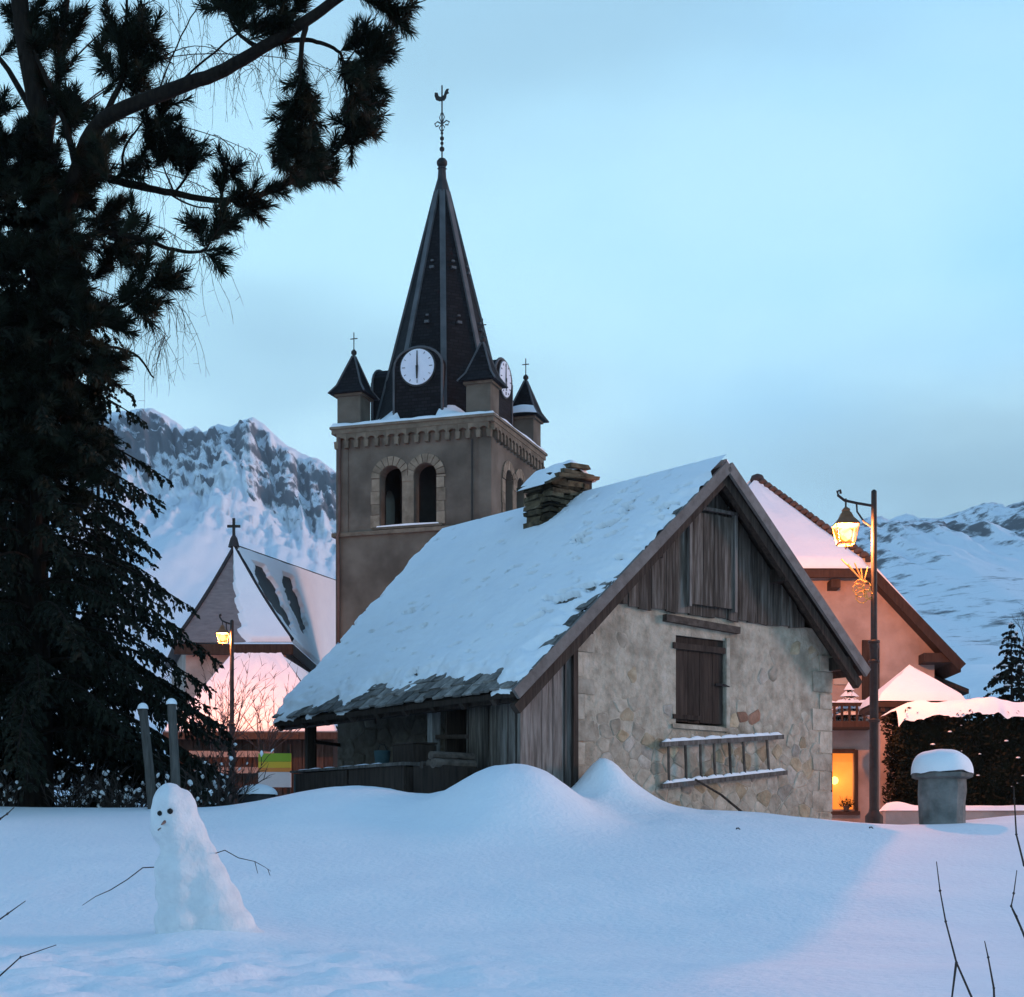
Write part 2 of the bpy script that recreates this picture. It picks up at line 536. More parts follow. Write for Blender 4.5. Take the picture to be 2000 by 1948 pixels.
def mountain_mat(name, thr, rock, low, high, s_low, s_high, k_cliff, k_flat):
    m = bpy.data.materials.new(name)
    m.use_nodes = True
    N, L = m.node_tree.nodes, m.node_tree.links
    p = N['Principled BSDF']
    p.inputs['Roughness'].default_value = 0.9
    p.inputs['Specular IOR Level'].default_value = 0.1
    g = N.new('ShaderNodeNewGeometry')
    sp = N.new('ShaderNodeSeparateXYZ')
    L.new(g.outputs['Normal'], sp.inputs[0])
    at = N.new('ShaderNodeAttribute')
    at.attribute_name = 'cliff'
    t = N.new('ShaderNodeTexCoord')
    def tex(scale, stretch, rough):
        mpn = N.new('ShaderNodeMapping')
        mpn.inputs['Scale'].default_value = stretch
        L.new(t.outputs['Object'], mpn.inputs[0])
        n = N.new('ShaderNodeTexNoise')
        n.inputs['Scale'].default_value = scale
        n.inputs['Detail'].default_value = 10
        n.inputs['Roughness'].default_value = rough
        L.new(mpn.outputs[0], n.inputs['Vector'])
        return n.outputs['Fac']
    def ma(op, a, b, c=None):
        q = N.new('ShaderNodeMath')
        q.operation = op
        for k, x in enumerate((a, b, c)):
            if x is None: continue
            if isinstance(x, (int, float)): q.inputs[k].default_value = x
            else: L.new(x, q.inputs[k])
        return q.outputs[0]
    v = ma('MULTIPLY_ADD', tex(low, s_low, 0.6), 0.9, ma('MULTIPLY', tex(high, s_high, 0.75), 0.8))
    v = ma('MULTIPLY_ADD', at.outputs['Fac'], k_cliff, v)
    v = ma('MULTIPLY_ADD', sp.outputs[2], -k_flat, v)
    v = ma('SUBTRACT', v, thr - 0.5)
    r = N.new('ShaderNodeValToRGB')
    r.color_ramp.elements[0].position = 0.45
    r.color_ramp.elements[0].color = (0.80, 0.84, 0.88, 1)
    r.color_ramp.elements[1].position = 0.56
    r.color_ramp.elements[1].color = (*rock, 1)
    L.new(v, r.inputs[0])
    L.new(r.outputs[0], p.inputs['Base Color'])
    return m
M['mountain_left'] = mountain_mat('mountain_rock_snow', 1.17, (0.10, 0.105, 0.115), 0.012, 0.07, (1.0, 0.4, 1.4), (1.5, 0.5, 0.45), 0.55, 0.35)
M['mountain_right'] = mountain_mat('slope_rock_snow', 0.53, (0.13, 0.135, 0.14), 0.012, 0.10, (1, 1, 2.0), (0.7, 0.7, 2.4), -0.03, 0.42)

# ------------------------------------------------------------------ terrain
GY = [-30, 0, 5, 9, 13, 16, 19, 21, 24, 32, 60, 140]
GZ = [-1.7, -1.4, -0.98, -0.72, -0.56, -0.10, 0.46, 0.70, 0.66, 0.56, 0.5, 2.0]
def ground(X, Y):
    z = cubic(Y, GY, GZ)
    z -= 0.16 * sstep(2.0, 5.0, X) * sstep(12, 20, Y)
    z += 0.05 * fbm(X * 0.25, Y * 0.25, 3.1, 3)
    if 8 < Y < 30:
        z += 0.62 * math.exp(-abs((X - 0.04) / 0.74) ** 2.6 / 1.2 - ((Y - 19.4) / 0.9) ** 2 / 1.6)
        d = math.hypot((X - 1.04 - 0.25 * (21.0 - Y)) / (0.26 if X < 1.04 else 0.34), (Y - 20.75) / 0.50)
        z += 0.60 * math.exp(-(d ** 1.6) / 1.5)
        z += 0.10 * math.exp(-((X - 1.5) / 0.5) ** 2 - ((Y - 20.9) / 0.5) ** 2)
        z += 0.30 * math.exp(-((X + 1.95) / 1.0) ** 2 / 1.5 - ((Y - 20.2) / 1.2) ** 2 / 1.5)
        z += 0.12 * math.exp(-((X - 6.9) / 1.0) ** 2 - ((Y - 22.2) / 0.7) ** 2)
        z += 0.10 * math.exp(-((X + 2.35) / 0.5) ** 2 - ((Y - 13.0) / 0.5) ** 2)
        near = math.exp(-((X - 0.3) / 2.6) ** 2 - ((Y - 20.2) / 1.6) ** 2)
        z += near * (0.035 * fbm(X * 1.8, Y * 1.8, 31, 4) - 0.03 * abs(fbm(X * 1.2, Y * 1.6, 44, 3)))
    if 2 < Y < 16:
        z += 0.014 * fbm(X * 1.1, Y * 1.1, 9, 4) + 0.004 * fbm(X * 5.0, Y * 3.0, 14, 2)
        lump = sstep(13.3, 11.2, Y) * sstep(0.6, -1.0, X)
        if lump > 0:
            q = fbm(X * 2.6, Y * 2.0, 5, 4)
            z += lump * (0.07 * q - 0.11 * max(0.0, fbm(X * 3.4, Y * 2.4, 21, 2) - 0.12))
    if Y > 45:
        z += 10.0 * sstep(46, 95, Y) * sstep(9, 24, X)
        z += 5 * sstep(70, 200, Y) * sstep(0, -60, X)
    return z

def axis_steps(lo, hi, fine_lo, fine_hi, step, grow):
    a = list(np.arange(fine_lo, fine_hi + 1e-6, step))
    s, x = step, a[-1]
    while x < hi:
        s *= grow
        x = min(hi, x + s)
        a.append(x)
    s, x = step, a[0]
    pre = []
    while x > lo:
        s *= grow
        x = max(lo, x - s)
        pre.append(x)
    return pre[::-1] + a
gx = axis_steps(-3500, 3500, -8.0, 9.0, 0.075, 1.13)
gy = axis_steps(-60, 3800, 7.5, 24.0, 0.085, 1.13)
gm = MB()
gw = len(gy)
for x in gx:
    for y in gy:
        gm.v.append((x, y, ground(x, y)))
for i in range(len(gx) - 1):
    for j in range(gw - 1):
        gm.f.append((i * gw + j, (i + 1) * gw + j, (i + 1) * gw + j + 1, i * gw + j + 1))
tag(gm.build('snow_ground', M['snow'], smooth=True, fix=False), 'smooth blue snow field rising to the barn', None, None, 'structure')

def skyline(px, Y):
    xs = [(u - 1000) / FPX * Y for u, v in px]
    zs = [(HOR - v) / FPX * Y for u, v in px]
    return xs, zs

def mountain(name, px, Yc, Ytoe, cliff, mat, nx, ny, rough, label, cliff_z):
    xs, zs = skyline(px, Yc)
    m = MB()
    x0, x1 = xs[0], xs[-1]
    def fn(a, b):
        X = x0 + (x1 - x0) * a
        h = interp(X, xs, zs)
        s = b * 1.15 - 0.15          # negative: back side
        if s < 0:
            Y = Yc - s * 1200
            z = h * (1 + s * 3.5)
            return (X, Y, z + rough * 0.3 * fbm(X / 60, Y / 60, 2, 4) * min(1, -s * 15))
        if s < 0.3:
            t = s / 0.3
            Y = Yc - cliff * t
            z = h + (h * cliff_z - h) * t
        else:
            t = (s - 0.3) / 0.7
            Y = Yc - cliff - (Yc - cliff - Ytoe) * t
            z = h * cliff_z * (1 - t) ** 1.25 - 6 * t
        w = sstep(0.0, 0.06, s) * (1 - sstep(0.27, 0.46, s) * 0.93)
        g = 1 - abs(fbm(X / 30 + 0.01 * z, Y / 400, 1.7, 5, 2.2, 0.6)) * 2
        k = fbm(X / 16, z / 14, 4.4, 4)
        Yd = Y - w * rough * (0.9 * g + 0.7 * k)
        zd = z + w * rough * (0.40 * g + 0.45 * fbm(X / 18, Y / 30, 8.8, 5, 2.1, 0.6)) + 0.05 * rough * fbm(X / 40, Y / 40, 3, 3)
        if s < 0.02:
            zd = z + rough * 0.10 * fbm(X / 14, 2.2, 7, 4)
        return (X, Yd, zd)
    m.grid(fn, nx, ny)
    o = tag(m.build(name, mat, smooth=True, fix=False), label, None, None, 'structure')
    at = o.data.attributes.new('cliff', 'FLOAT', 'POINT')
    vals = []
    for i in range(nx + 1):
        jig = 0.06 * fbm(i / nx * 22, 3.3, 5, 4)
        for j in range(ny + 1):
            sv = j / ny * 1.15 - 0.15 + jig
            vals.append(sstep(-0.02, 0.05, sv) * (1 - sstep(0.22, 0.36, sv)))
    at.data.foreach_set('value', vals)

mountain('mountain', [(-900, 900), (-300, 860), (0, 840), (120, 820), (205, 803), (300, 795), (330, 812), (365, 838), (385, 830), (402, 846), (425, 828), (450, 832), (472, 818), (495, 812), (515, 824), (560, 868), (600, 888), (625, 896), (650, 915), (760, 1000), (900, 1060), (1100, 1100), (1300, 1150)],
         2100, 500, 150, M['mountain_left'], 460, 170, 20, 'jagged rocky mountain with snowfields left of the church tower', 0.765)
mountain('mountain', [(900, 1200), (1300, 1120), (1500, 1060), (1640, 1022), (1720, 1020), (1780, 1012), (1835, 1014), (1870, 1000), (1930, 995), (2000, 985), (2200, 950), (2600, 930), (3000, 1000)],
         900, 180, 150, M['mountain_right'], 340, 180, 7, 'snowy hillside streaked with rock behind the pink house', 0.80)

# ------------------------------------------------------------------ barn
BARN_RZ = math.atan2(0.627, 0.779)
BARN_O = Vector((0.7, 21.0, 0.0))
barn = empty('stone_barn', BARN_O, BARN_RZ, 'old stone barn with weathered board gable and snow covered shingle roof', 'barn')
BW, BL = 4.94, 5.25                      # gable width, length
AX, AZ, K = 2.45, 5.30, 0.894            # ridge position, height of the roof deck, slope
def deck(x):
    return AZ - K * abs(x - AX)

# gable wall with the loft opening
wm = MB()
open_ = [(1.86, 1.86), (2.78, 1.86), (2.78, 3.02), (1.86, 3.02)]
gmap = lambda a, b, d: (a, d, b)
wm.panel([(0, -0.6), (BW, -0.6), (BW, 3.0), (4.6, 3.34), (0.40, 3.34), (0, 2.95)], [open_], gmap, 0.0, 0.45)
wall_g = wm.build('gable_wall', M['plaster'], barn)
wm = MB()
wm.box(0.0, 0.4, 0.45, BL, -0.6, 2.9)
wall_s = wm.build('side_wall', M['shaded_plaster'], barn)
wm = MB()
wm.box(BW - 0.4, BW, 0.45, BL, -0.6, 2.9)
wm.build('side_wall', M['plaster'], barn)
wm = MB()
wm.prism([(0.4, -0.6), (BW - 0.4, -0.6), (BW - 0.4, 3.2), (AX, 5.0), (0.4, 3.2)], gmap, BL - 0.4, BL)
wm.build('rear_wall', M['plaster'], barn)

def clip_poly(poly, px, py, nx, ny):
    out = []
    n = len(poly)
    for i in range(n):
        a, b = poly[i], poly[(i + 1) % n]
        da = (a[0] - px) * nx + (a[1] - py) * ny
        db = (b[0] - px) * nx + (b[1] - py) * ny
        if da <= 0:
            out.append(a)
        if (da < 0 < db) or (db < 0 < da):
            t = da / (da - db)
            out.append((a[0] + (b[0] - a[0]) * t, a[1] + (b[1] - a[1]) * t))
    return out

def voronoi(rect, size, aspect=1.35):
    x0, x1, y0, y1 = rect
    pts = []
    tries = 0
    while tries < 9000:
        tries += 1
        p = (rnd(x0, x1), rnd(y0, y1))
        s = size * (0.65 + 0.7 * (0.5 + 0.5 * noise.noise(Vector((p[0] * 1.5, p[1] * 1.5, 4.0)))))
        ok = True
        for q in pts:
            if math.hypot((p[0] - q[0]) / aspect, p[1] - q[1]) < s:
                ok = False
                break
        if ok:
            pts.append(p)
    cells = []
    for p in pts:
        poly = [(x0, y0), (x1, y0), (x1, y1), (x0, y1)]
        near = sorted(pts, key=lambda q: (q[0] - p[0]) ** 2 + (q[1] - p[1]) ** 2)[1:16]
        for q in near:
            mx_, my_ = (p[0] + q[0]) / 2, (p[1] + q[1]) / 2
            poly = clip_poly(poly, mx_, my_, q[0] - p[0], q[1] - p[1])
            if len(poly) < 3:
                break
        if len(poly) >= 3:
            cells.append((p, poly))
    return cells

def stone_mb(poly, mapf, h, gap):
    cx = sum(p[0] for p in poly) / len(poly)
    cy = sum(p[1] for p in poly) / len(poly)
    rr = sum(math.hypot(p[0] - cx, p[1] - cy) for p in poly) / len(poly)
    k = max(0.3, 1 - gap / max(rr, 0.03))
    q = [(cx + (a - cx) * k, cy + (b - cy) * k) for a, b in poly]
    rp = []
    n = len(q)
    for i in range(n):
        a, b = q[i], q[(i + 1) % n]
        rp.append((a[0] * 0.86 + b[0] * 0.14, a[1] * 0.86 + b[1] * 0.14))
        rp.append((a[0] * 0.14 + b[0] * 0.86, a[1] * 0.14 + b[1] * 0.86))
    m = MB()
    n = len(rp)
    rings = [(1.0, 0.03), (1.0, -h * 0.4), (0.84, -h)]
    for kk, d in rings:
        for a, b in rp:
            m.v.append(tuple(mapf(cx + (a - cx) * kk, cy + (b - cy) * kk, d + (rnd(-0.004, 0.004) if kk < 1 else 0))))
    for r_ in range(2):
        for i in range(n):
            j = (i + 1) % n
            m.f.append((r_ * n + i, r_ * n + j, (r_ + 1) * n + j, (r_ + 1) * n + i))
    m.f.append(tuple(2 * n + i for i in range(n)))
    return m

random.seed(21)
for p, poly in voronoi((0.0, BW, 0.55, 3.30), 0.12, 1.5):
    if min(q[0] for q in poly) < 2.84 and max(q[0] for q in poly) > 1.80 and min(q[1] for q in poly) < 3.22 and max(q[1] for q in poly) > 1.84:
        if 1.80 < p[0] < 2.84 and 1.78 < p[1] < 3.26:
            continue
        poly = [q for q in poly]
        if p[0] <= 1.80: poly = clip_poly(poly, 1.80, 0, 1, 0)
        elif p[0] >= 2.84: poly = clip_poly(poly, 2.84, 0, -1, 0)
        elif p[1] <= 1.80: poly = clip_poly(poly, 0, 1.80, 0, 1)
        else: continue
        if len(poly) < 3: continue
    if p[1] > 2.95 and (p[0] < 0.3 or p[0] > 4.7): continue
    if p[0] < 0.36 or p[0] > BW - 0.34: continue
    edge = min(p[0], BW - p[0])
    bare = 0.98 - 0.80 * sstep(1.25, 2.3, p[1] + 0.35 * fbm(p[0] * 1.1, p[1] * 1.1, 6, 2))
    if edge < 0.3: bare = 0.95
    if random.random() > bare - 0.06: continue
    red = (math.hypot(p[0] - 3.35, p[1] - 2.02) < 0.42 and random.random() < 0.55) or random.random() < 0.004
    stone_mb(poly, gmap, rnd(0.002, 0.013), rnd(0.003, 0.011)).build('stone', M['stone_red' if red else random.choice(('stone', 'stone', 'stone', 'stone_grey', 'stone_ochre'))], wall_g)
smap = lambda a, b, d: (d, a, b)
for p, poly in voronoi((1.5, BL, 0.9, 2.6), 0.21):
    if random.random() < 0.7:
        stone_mb(poly, smap, rnd(0.008, 0.03), rnd(0.014, 0.035)).build('stone', M['shaded_stone'], wall_s)
# squared corner stones
z = 0.7
k = 0
while z < 2.75:
    h = rnd(0.20, 0.32)
    L_ = 0.42 if k % 2 else 0.26
    MB().box(-0.012, L_, -0.014, 0.3, z, z + h - 0.018, 0.010).build('stone', M['stone'], wall_g)
    z += h
    k += 1
z = 0.45
while z < 2.9:
    h = rnd(0.20, 0.32)
    L_ = 0.40 if k % 2 else 0.25
    MB().box(BW - L_, BW + 0.012, -0.014, 0.3, z, z + h - 0.018, 0.010).build('stone', M['stone'], wall_g)
    z += h
    k += 1

# loft shutter, lintels and its straps
shut = empty('shutter', (0, 0, 0))
shut.parent = barn
x = 1.88
while x < 2.75:
    w = min(rnd(0.20, 0.25), 2.765 - x)
    if w < 0.05: break
    MB().box(x, x + w - 0.008, 0.02 + rnd(0, 0.012), 0.065, 1.88 + rnd(0, 0.015), 2.9, 0.002).build('board', M['dark_wood'], shut)
    x += w
MB().box(1.80, 2.30, -0.02, 0.015, 1.92, 1.98).build('hinge_strap', M['dark_wood'], shut)
MB().box(1.80, 2.77, -0.02, 0.017, 2.84, 2.92).build('hinge_strap', M['dark_wood'], shut)
MB().tube([(2.60, 0.0, 2.42), (2.74, -0.02, 2.42), (2.84, -0.02, 2.40)], 0.016).build('latch', M['iron'], shut)
MB().beam((1.62, -0.02, 3.22), (3.0, -0.02, 3.17), 0.12, 0.09).build('lintel', M['beam_wood'], barn)
MB().box(1.86, 2.78, 0.04, 0.3, 2.92, 3.10).build('lintel', M['dark_wood'], barn)
MB().box(2.785, 2.84, -0.03, 0.05, 1.78, 3.06, 0.006).build('window_post', M['stone'], barn)
MB().box(1.78, 2.86, -0.035, 0.1, 1.79, 1.85, 0.008).build('sill', M['stone'], barn)

# board gable
random.seed(5)
x = 0.28
while x < 4.66:
    w = rnd(0.16, 0.27)
    x1 = min(x + w, 4.66)
    t0, t1 = deck(x) - 0.17, deck(x1 - 0.01) - 0.17
    zb = 3.31 + rnd(-0.015, 0.012)
    y = -0.045 + rnd(-0.012, 0.012)
    if min(t0, t1) > zb + 0.05:
        apex = x < AX < x1
        m = MB()
        if apex:
            m.prism([(x, zb), (x1 - 0.008, zb), (x1 - 0.008, t1), (AX, deck(AX) - 0.17), (x, t0)], gmap, y, y + 0.03)
        else:
            m.prism([(x, zb), (x1 - 0.008, zb + rnd(-0.02, 0.02)), (x1 - 0.008, t1), (x, t0)], gmap, y, y + 0.03)
        m.build('board', M['old_wood'], barn)
    x = x1
hatch = empty('hatch', (0, 0, 0))
hatch.parent = barn
x = 2.05
while x < 2.84:
    w = min(rnd(0.17, 0.24), 2.85 - x)
    if w < 0.04: break
    MB().box(x, x + w - 0.008, -0.095 + rnd(-0.006, 0.006), -0.062, 3.44, 4.66, 0.003).build('board', M['old_wood'], hatch)
    x += w
for a in ((2.00, 2.045, 3.40, 4.70), (2.855, 2.90, 3.40, 4.70)):
    MB().box(a[0], a[1], -0.12, -0.06, a[2], a[3], 0.003).build('frame', M['grey_wood'], hatch)
MB().box(1.98, 2.92, -0.118, -0.06, 4.70, 4.745, 0.003).build('frame', M['grey_wood'], hatch)

# roof structure
roof = empty('roof', (0, 0, 0))
roof.parent = barn
EXL, EXR = -1.14, 5.25                    # eave positions
YF = -0.36
def roof_back(x):                          # far edge, slightly skewed like the old roof
    return 5.15 + 0.72 * sstep(EXL, AX, x)
m = MB()
for side in (0, 1):
    xa, xb = (EXL, AX) if side == 0 else (AX, EXR)
    ya, yb = roof_back(xa), roof_back(xb)
    m.hexa([(xa, YF, deck(xa) - 0.10), (xb, YF, deck(xb) - 0.10), (xb, yb, deck(xb) - 0.10), (xa, ya, deck(xa) - 0.10),
            (xa, YF, deck(xa) - 0.03), (xb, YF, deck(xb) - 0.03), (xb, yb, deck(xb) - 0.03), (xa, ya, deck(xa) - 0.03)])
m.build('deck', M['dark_wood'], roof)
for side, xe in ((-1, EXL - 0.02), (1, EXR + 0.02)):
    a = (xe, YF - 0.03, deck(xe) - 0.05)
    b = (AX + side * -0.0, YF - 0.03, AZ - 0.05)
    MB().beam(a, b, 0.05, 0.14, up=(0, 0, 1)).build('barge_board', M['grey_beam'], roof)
    a = (xe - side * 0.08, YF + 0.08, deck(xe) - 0.22)
    b = (AX, YF + 0.08, AZ - 0.20)
    MB().beam(a, b, 0.10, 0.13).build('rafter', M['dark_wood'], roof)
for x in (0.05, 1.25, AX, 3.7, 4.95, -0.95):
    MB().box(x - 0.08, x + 0.08, YF + 0.04, BL, deck(x) - 0.30, deck(x) - 0.12, 0.004).build('purlin', M['dark_wood'], roof)
for y in np.arange(0.1, 5.2, 0.62):
    MB().beam((EXL + 0.03, y, deck(EXL + 0.03) - 0.16), (0.35, y, deck(0.35) - 0.16), 0.08, 0.09).build('rafter', M['dark_wood'], roof)

# snow cover of the visible slope: thickness field, negative where shingles show
SLEN = math.hypot(AX - EXL, K * (AX - EXL))
cs, sn = (AX - EXL) / SLEN, K * (AX - EXL) / SLEN
nrm = Vector((-sn, 0, cs))
def snow_t(y, b):
    """b: distance down the slope from the ridge"""
    t = 0.105 + 0.03 * fbm(y * 0.9, b * 0.9, 2.0, 3) + 0.010 * fbm(y * 5, b * 9, 4.0, 3)
    ebare = interp(y, [-0.4, -0.05, 0.15, 0.5, 1.2, 2.0, 3.0, 4.0, 4.7, 5.2], [0.03, 0.04, 0.30, 0.34, 0.33, 0.32, 0.29, 0.18, 0.03, -0.05])
    ebare *= 1 + 0.75 * fbm(y * 1.9, 7.7, 1, 3)
    e = (SLEN - b) - ebare + 0.17 * fbm(y * 4.5, b * 6, 3.3, 3)
    t = min(t, e * 0.30)
    # ragged edge along the near rake
    e = (y - YF) * 0.6 + 0.055 + 0.15 * fbm(y * 2.6, b * 3.8, 9, 3) - 0.05 * sstep(2.0, 3.2, b) * sstep(4.5, 4.0, b)
    t = min(t, max(e * 0.5, -0.05) if b > 0.4 else 0.1)
    # holes in rows below the hatch side and scattered
    q = fbm(y * 3.6, b * 8.0, 15.5, 3)
    zone = math.exp(-((y - 0.9) / 0.8) ** 2 - ((b - 0.85) / 0.75) ** 2) + 0.75 * math.exp(-((y - 0.3) / 0.6) ** 2 - ((b - 3.0) / 0.7) ** 2)
    zone += 0.5 * math.exp(-((y - 2.0) / 0.8) ** 2 - ((b - 3.9) / 0.35) ** 2)
    t -= max(0.0, q - 0.66 + 0.52 * min(1, zone)) * 1.1
    # old snow hugging the ridge
    return max(t, -0.06)
m = MB()
NU, NV = 210, 170
def rs(a, c):
    b = -0.02 + (SLEN + 0.06) * c
    x = AX - b * cs
    y0, y1 = YF - 0.05, roof_back(x) + 0.05 + 0.05 * fbm(b * 3, 1.2, 6, 3)
    y = y0 + (y1 - y0) * a
    t = snow_t(y, b)
    if a > 0.995: t = -0.03
    zz = AZ - b * sn + (0.0)
    p = Vector((x, y, zz)) + nrm * (t + 0.012)
    if c == 1.0: p -= nrm * 0.03
    return p
m.grid(rs, NU, NV)
m.build('snow', M['roof_snow'], roof, smooth=True, fix=False)
# far slope snow
m = MB()
def rs2(a, c):
    b = (SLEN * 0.785) * c
    x = AX + b * cs
    y = YF - 0.03 + (roof_back(AX) - YF) * a
    t = 0.10 + 0.02 * fbm(y, b, 4, 3)
    if a == 0 or a == 1 or c == 1: t = -0.03
    return Vector((x, y, AZ - b * sn)) + Vector((sn, 0, cs)) * t
m.grid(rs2, 60, 30)
m.build('snow', M['roof_snow'], roof, smooth=True, fix=False)
# shingles where the snow is thin
random.seed(11)
sh_meshes = []
for i in range(6):
    w, l = rnd(0.15, 0.27), rnd(0.30, 0.38)
    q = MB()
    j = lambda: rnd(-0.012, 0.012)
    q.hexa([(0 + j(), -w / 2 + j(), 0), (l + j(), -w / 2 + j(), 0), (l + j(), w / 2 + j(), 0), (j(), w / 2 + j(), 0),
            (0, -w / 2, 0.022), (l + j(), -w / 2 + j(), 0.026), (l + j(), w / 2 + j(), 0.026), (0, w / 2, 0.022)])
    sh_meshes.append((w, q.mesh('shingle', M['shingle'])))
ang = math.atan2(sn, cs)
cnt = 0
b = SLEN - 0.30
row = 0
while b > 0.05 and cnt < 300:
    x = AX - b * cs
    y = YF + 0.02 + (row % 2) * 0.08
    while y < roof_back(x) - 0.1 and cnt < 300:
        w, me = random.choice(sh_meshes)
        lows = min(snow_t(y, b + 0.3), snow_t(y, b + 0.2), snow_t(y + w, b + 0.3), snow_t(y + w / 2, b + 0.1))
        if lows < 0.004:
            o = put('shingle', me, roof, (x, y + w / 2, AZ - b * sn - 0.006 + rnd(-0.003, 0.012)))
            # slab x axis points down the slope, tail lifted
            o.rotation_euler = (rnd(-0.03, 0.03), math.pi - ang + R(3) + rnd(-0.03, 0.03), rnd(-0.06, 0.06))
            # flip so that thickness points out of the roof
            o.rotation_euler = Matrix((Vector((-cs, 0, -sn)), Vector((0, -1, 0)), Vector((-sn, 0, cs)))).transposed().to_euler()
            o.rotation_euler.rotate_axis('Y', R(-3) + rnd(-0.03, 0.02))
            o.rotation_euler.rotate_axis('Z', rnd(-0.06, 0.06))
            cnt += 1
        y += w + 0.008
    b -= 0.20
    row += 1

# chimney of stacked flat stones with snow
random.seed(31)
ch = empty('chimney', (0, 0, 0))
ch.parent = barn
CX0, CX1, CY0, CY1 = 1.80, 2.72, 2.50, 3.05
MB().box(CX0 + 0.06, CX1 - 0.06, CY0 + 0.06, CY1 - 0.06, 4.3, 5.62).build('core', M['interior'], ch)
z = 4.55
while z < 5.50:
    h = rnd(0.045, 0.10)
    inn = 0.16 * sstep(5.0, 5.5, z)
    x = CX0 + inn * 0.3
    while x < CX1 - inn - 0.03:
        w = min(rnd(0.16, 0.42), CX1 - inn - x)
        MB().box(x, x + w - 0.01, CY0 + rnd(-0.05, 0.03), CY0 + 0.2, z, z + h - 0.012, 0.022).build('stone', M['moss_stone'], ch)
        x += w
    MB().box(CX0 + rnd(-0.05, 0.03), CX0 + 0.2, CY0 + 0.21, CY1, z, z + h - 0.012, 0.018).build('stone', M['moss_stone'], ch)
    MB().box(CX1 - inn - 0.2, CX1 - inn + rnd(-0.02, 0.04), CY0 + 0.21, CY1, z, z + h - 0.012, 0.018).build('stone', M['moss_stone'], ch)
    z += h
for x0, x1, zz, tilt in ((CX0 - 0.10, CX0 + 0.40, 5.40, 0.22), (CX0 + 0.10, CX1 - 0.02, 5.55, 0.05), (CX0 + 0.22, CX1 - 0.12, 5.63, -0.02), (CX0 + 0.32, CX1 - 0.2, 5.71, 0.03)):
    q = MB()
    q.hexa([(a + rnd(-0.02, 0.02), b + rnd(-0.02, 0.02), c + rnd(-0.012, 0.012)) for a, b, c in [(x0, CY0 - 0.08, zz), (x1, CY0 - 0.06, zz + tilt), (x1, CY1 + 0.08, zz + tilt), (x0, CY1 + 0.06, zz),
            (x0 + 0.02, CY0 - 0.06, zz + 0.06), (x1 - 0.02, CY0 - 0.07, zz + tilt + 0.06), (x1, CY1 + 0.06, zz + tilt + 0.06), (x0, CY1 + 0.06, zz + 0.06)]])
    q.build('cap_stone', M['moss_stone'], ch)
q = MB()
def chs(a, c):
    x = CX0 - 0.12 + (CX1 - CX0 + 0.10) * a
    y = CY0 + 0.0 + (CY1 - CY0 + 0.06) * c
    base = interp(x, [CX0 - 0.12, CX0 + 0.25, CX0 + 0.55, CX1 - 0.02], [5.44, 5.66, 5.76, 5.62])
    e = min(1, min(a, 1 - a) * 4) ** 0.5 * min(1, min(c, 1 - c) * 4) ** 0.5
    return (x, y, base + e * (0.15 + 0.06 * fbm(x * 3, y * 3, 5, 2)) - 0.03)
q.grid(chs, 24, 14)
q.build('snow', M['snow_lump'], ch, smooth=True, fix=False)

# lean-to under the long eave
random.seed(41)
lean = empty('lean_to', (0, 0, 0))
lean.parent = barn
x = -0.86
while x < -0.03:
    w = min(rnd(0.13, 0.21), -0.02 - x)
    if w < 0.05: break
    MB().prism([(x, 0.4), (x + w - rnd(0.008, 0.02), 0.4), (x + w - 0.012, deck(x + w) - 0.19), (x, deck(x) - 0.19)], gmap, -0.10 + rnd(-0.02, 0.02), -0.055).build('plank', M['grey_wood'], lean)
    x += w
MB().box(-0.05, 0.03, -0.16, -0.06, 0.6, 2.80, 0.004).build('corner_post', M['dark_wood'], lean)
y = 0.0
while y < 0.26:
    w = 0.13
    MB().box(-0.86 + rnd(-0.015, 0.01), -0.82, y, y + w - 0.01, 0.4, deck(-0.84) - 0.2, 0.004).build('plank', M['grey_wood'], lean)
    y += w
door = empty('door', (0, 0, 0))
door.parent = lean
y = 0.28
while y < 1.04:
    w = min(rnd(0.11, 0.17), 1.05 - y)
    if w < 0.04: break
    MB().box(-0.80 + rnd(-0.012, 0.012), -0.76, y, y + w - 0.01, 0.5 + rnd(-0.04, 0.04), 2.16 + rnd(-0.05, 0.02), 0.004).build('board', M['old_wood'], door)
    y += w
MB().box(-0.83, -0.80, 0.28, 1.05, 1.98, 2.10, 0.004).build('ledge', M['grey_wood'], door)
MB().box(-0.84, -0.72, 1.70, 1.82, 0.4, deck(-0.78) - 0.22, 0.01).build('post', M['post'], lean)
MB().box(-0.80, -0.70, 4.78, 4.88, 0.3, deck(-0.75) - 0.18, 0.008).build('post', M['dark_wood'], lean)
MB().box(-0.52, -0.46, 5.10, 5.16, 0.3, deck(-0.5) - 0.2, 0.006).build('post', M['dark_wood'], lean)
MB().beam((-0.62, 4.9, 1.78), (0.0, 5.2, 1.78), 0.04, 0.05).build('rail', M['dark_wood'], lean)
MB().box(0.0, -0.06, 1.5, 1.62, 0.4, 2.6).build('inner_post', M['dark_wood'], lean)
MB().beam((-0.78, 1.0, 1.62), (-0.78, 1.75, 1.66), 0.04, 0.05).build('rail', M['dark_wood'], lean)
# dark inner partition behind the open bay
MB().box(-0.75, -0.02, 1.52, 1.56, 0.4, 2.35).build('partition', M['dark_wood'], lean)
MB().box(-0.06, -0.02, 0.0, 1.5, 0.4, 2.7).build('inner_lining', M['dark_wood'], lean)

def barn_pt(x, y, z):
    return BARN_O + Matrix.Rotation(BARN_RZ, 3, 'Z') @ Vector((x, y, z))

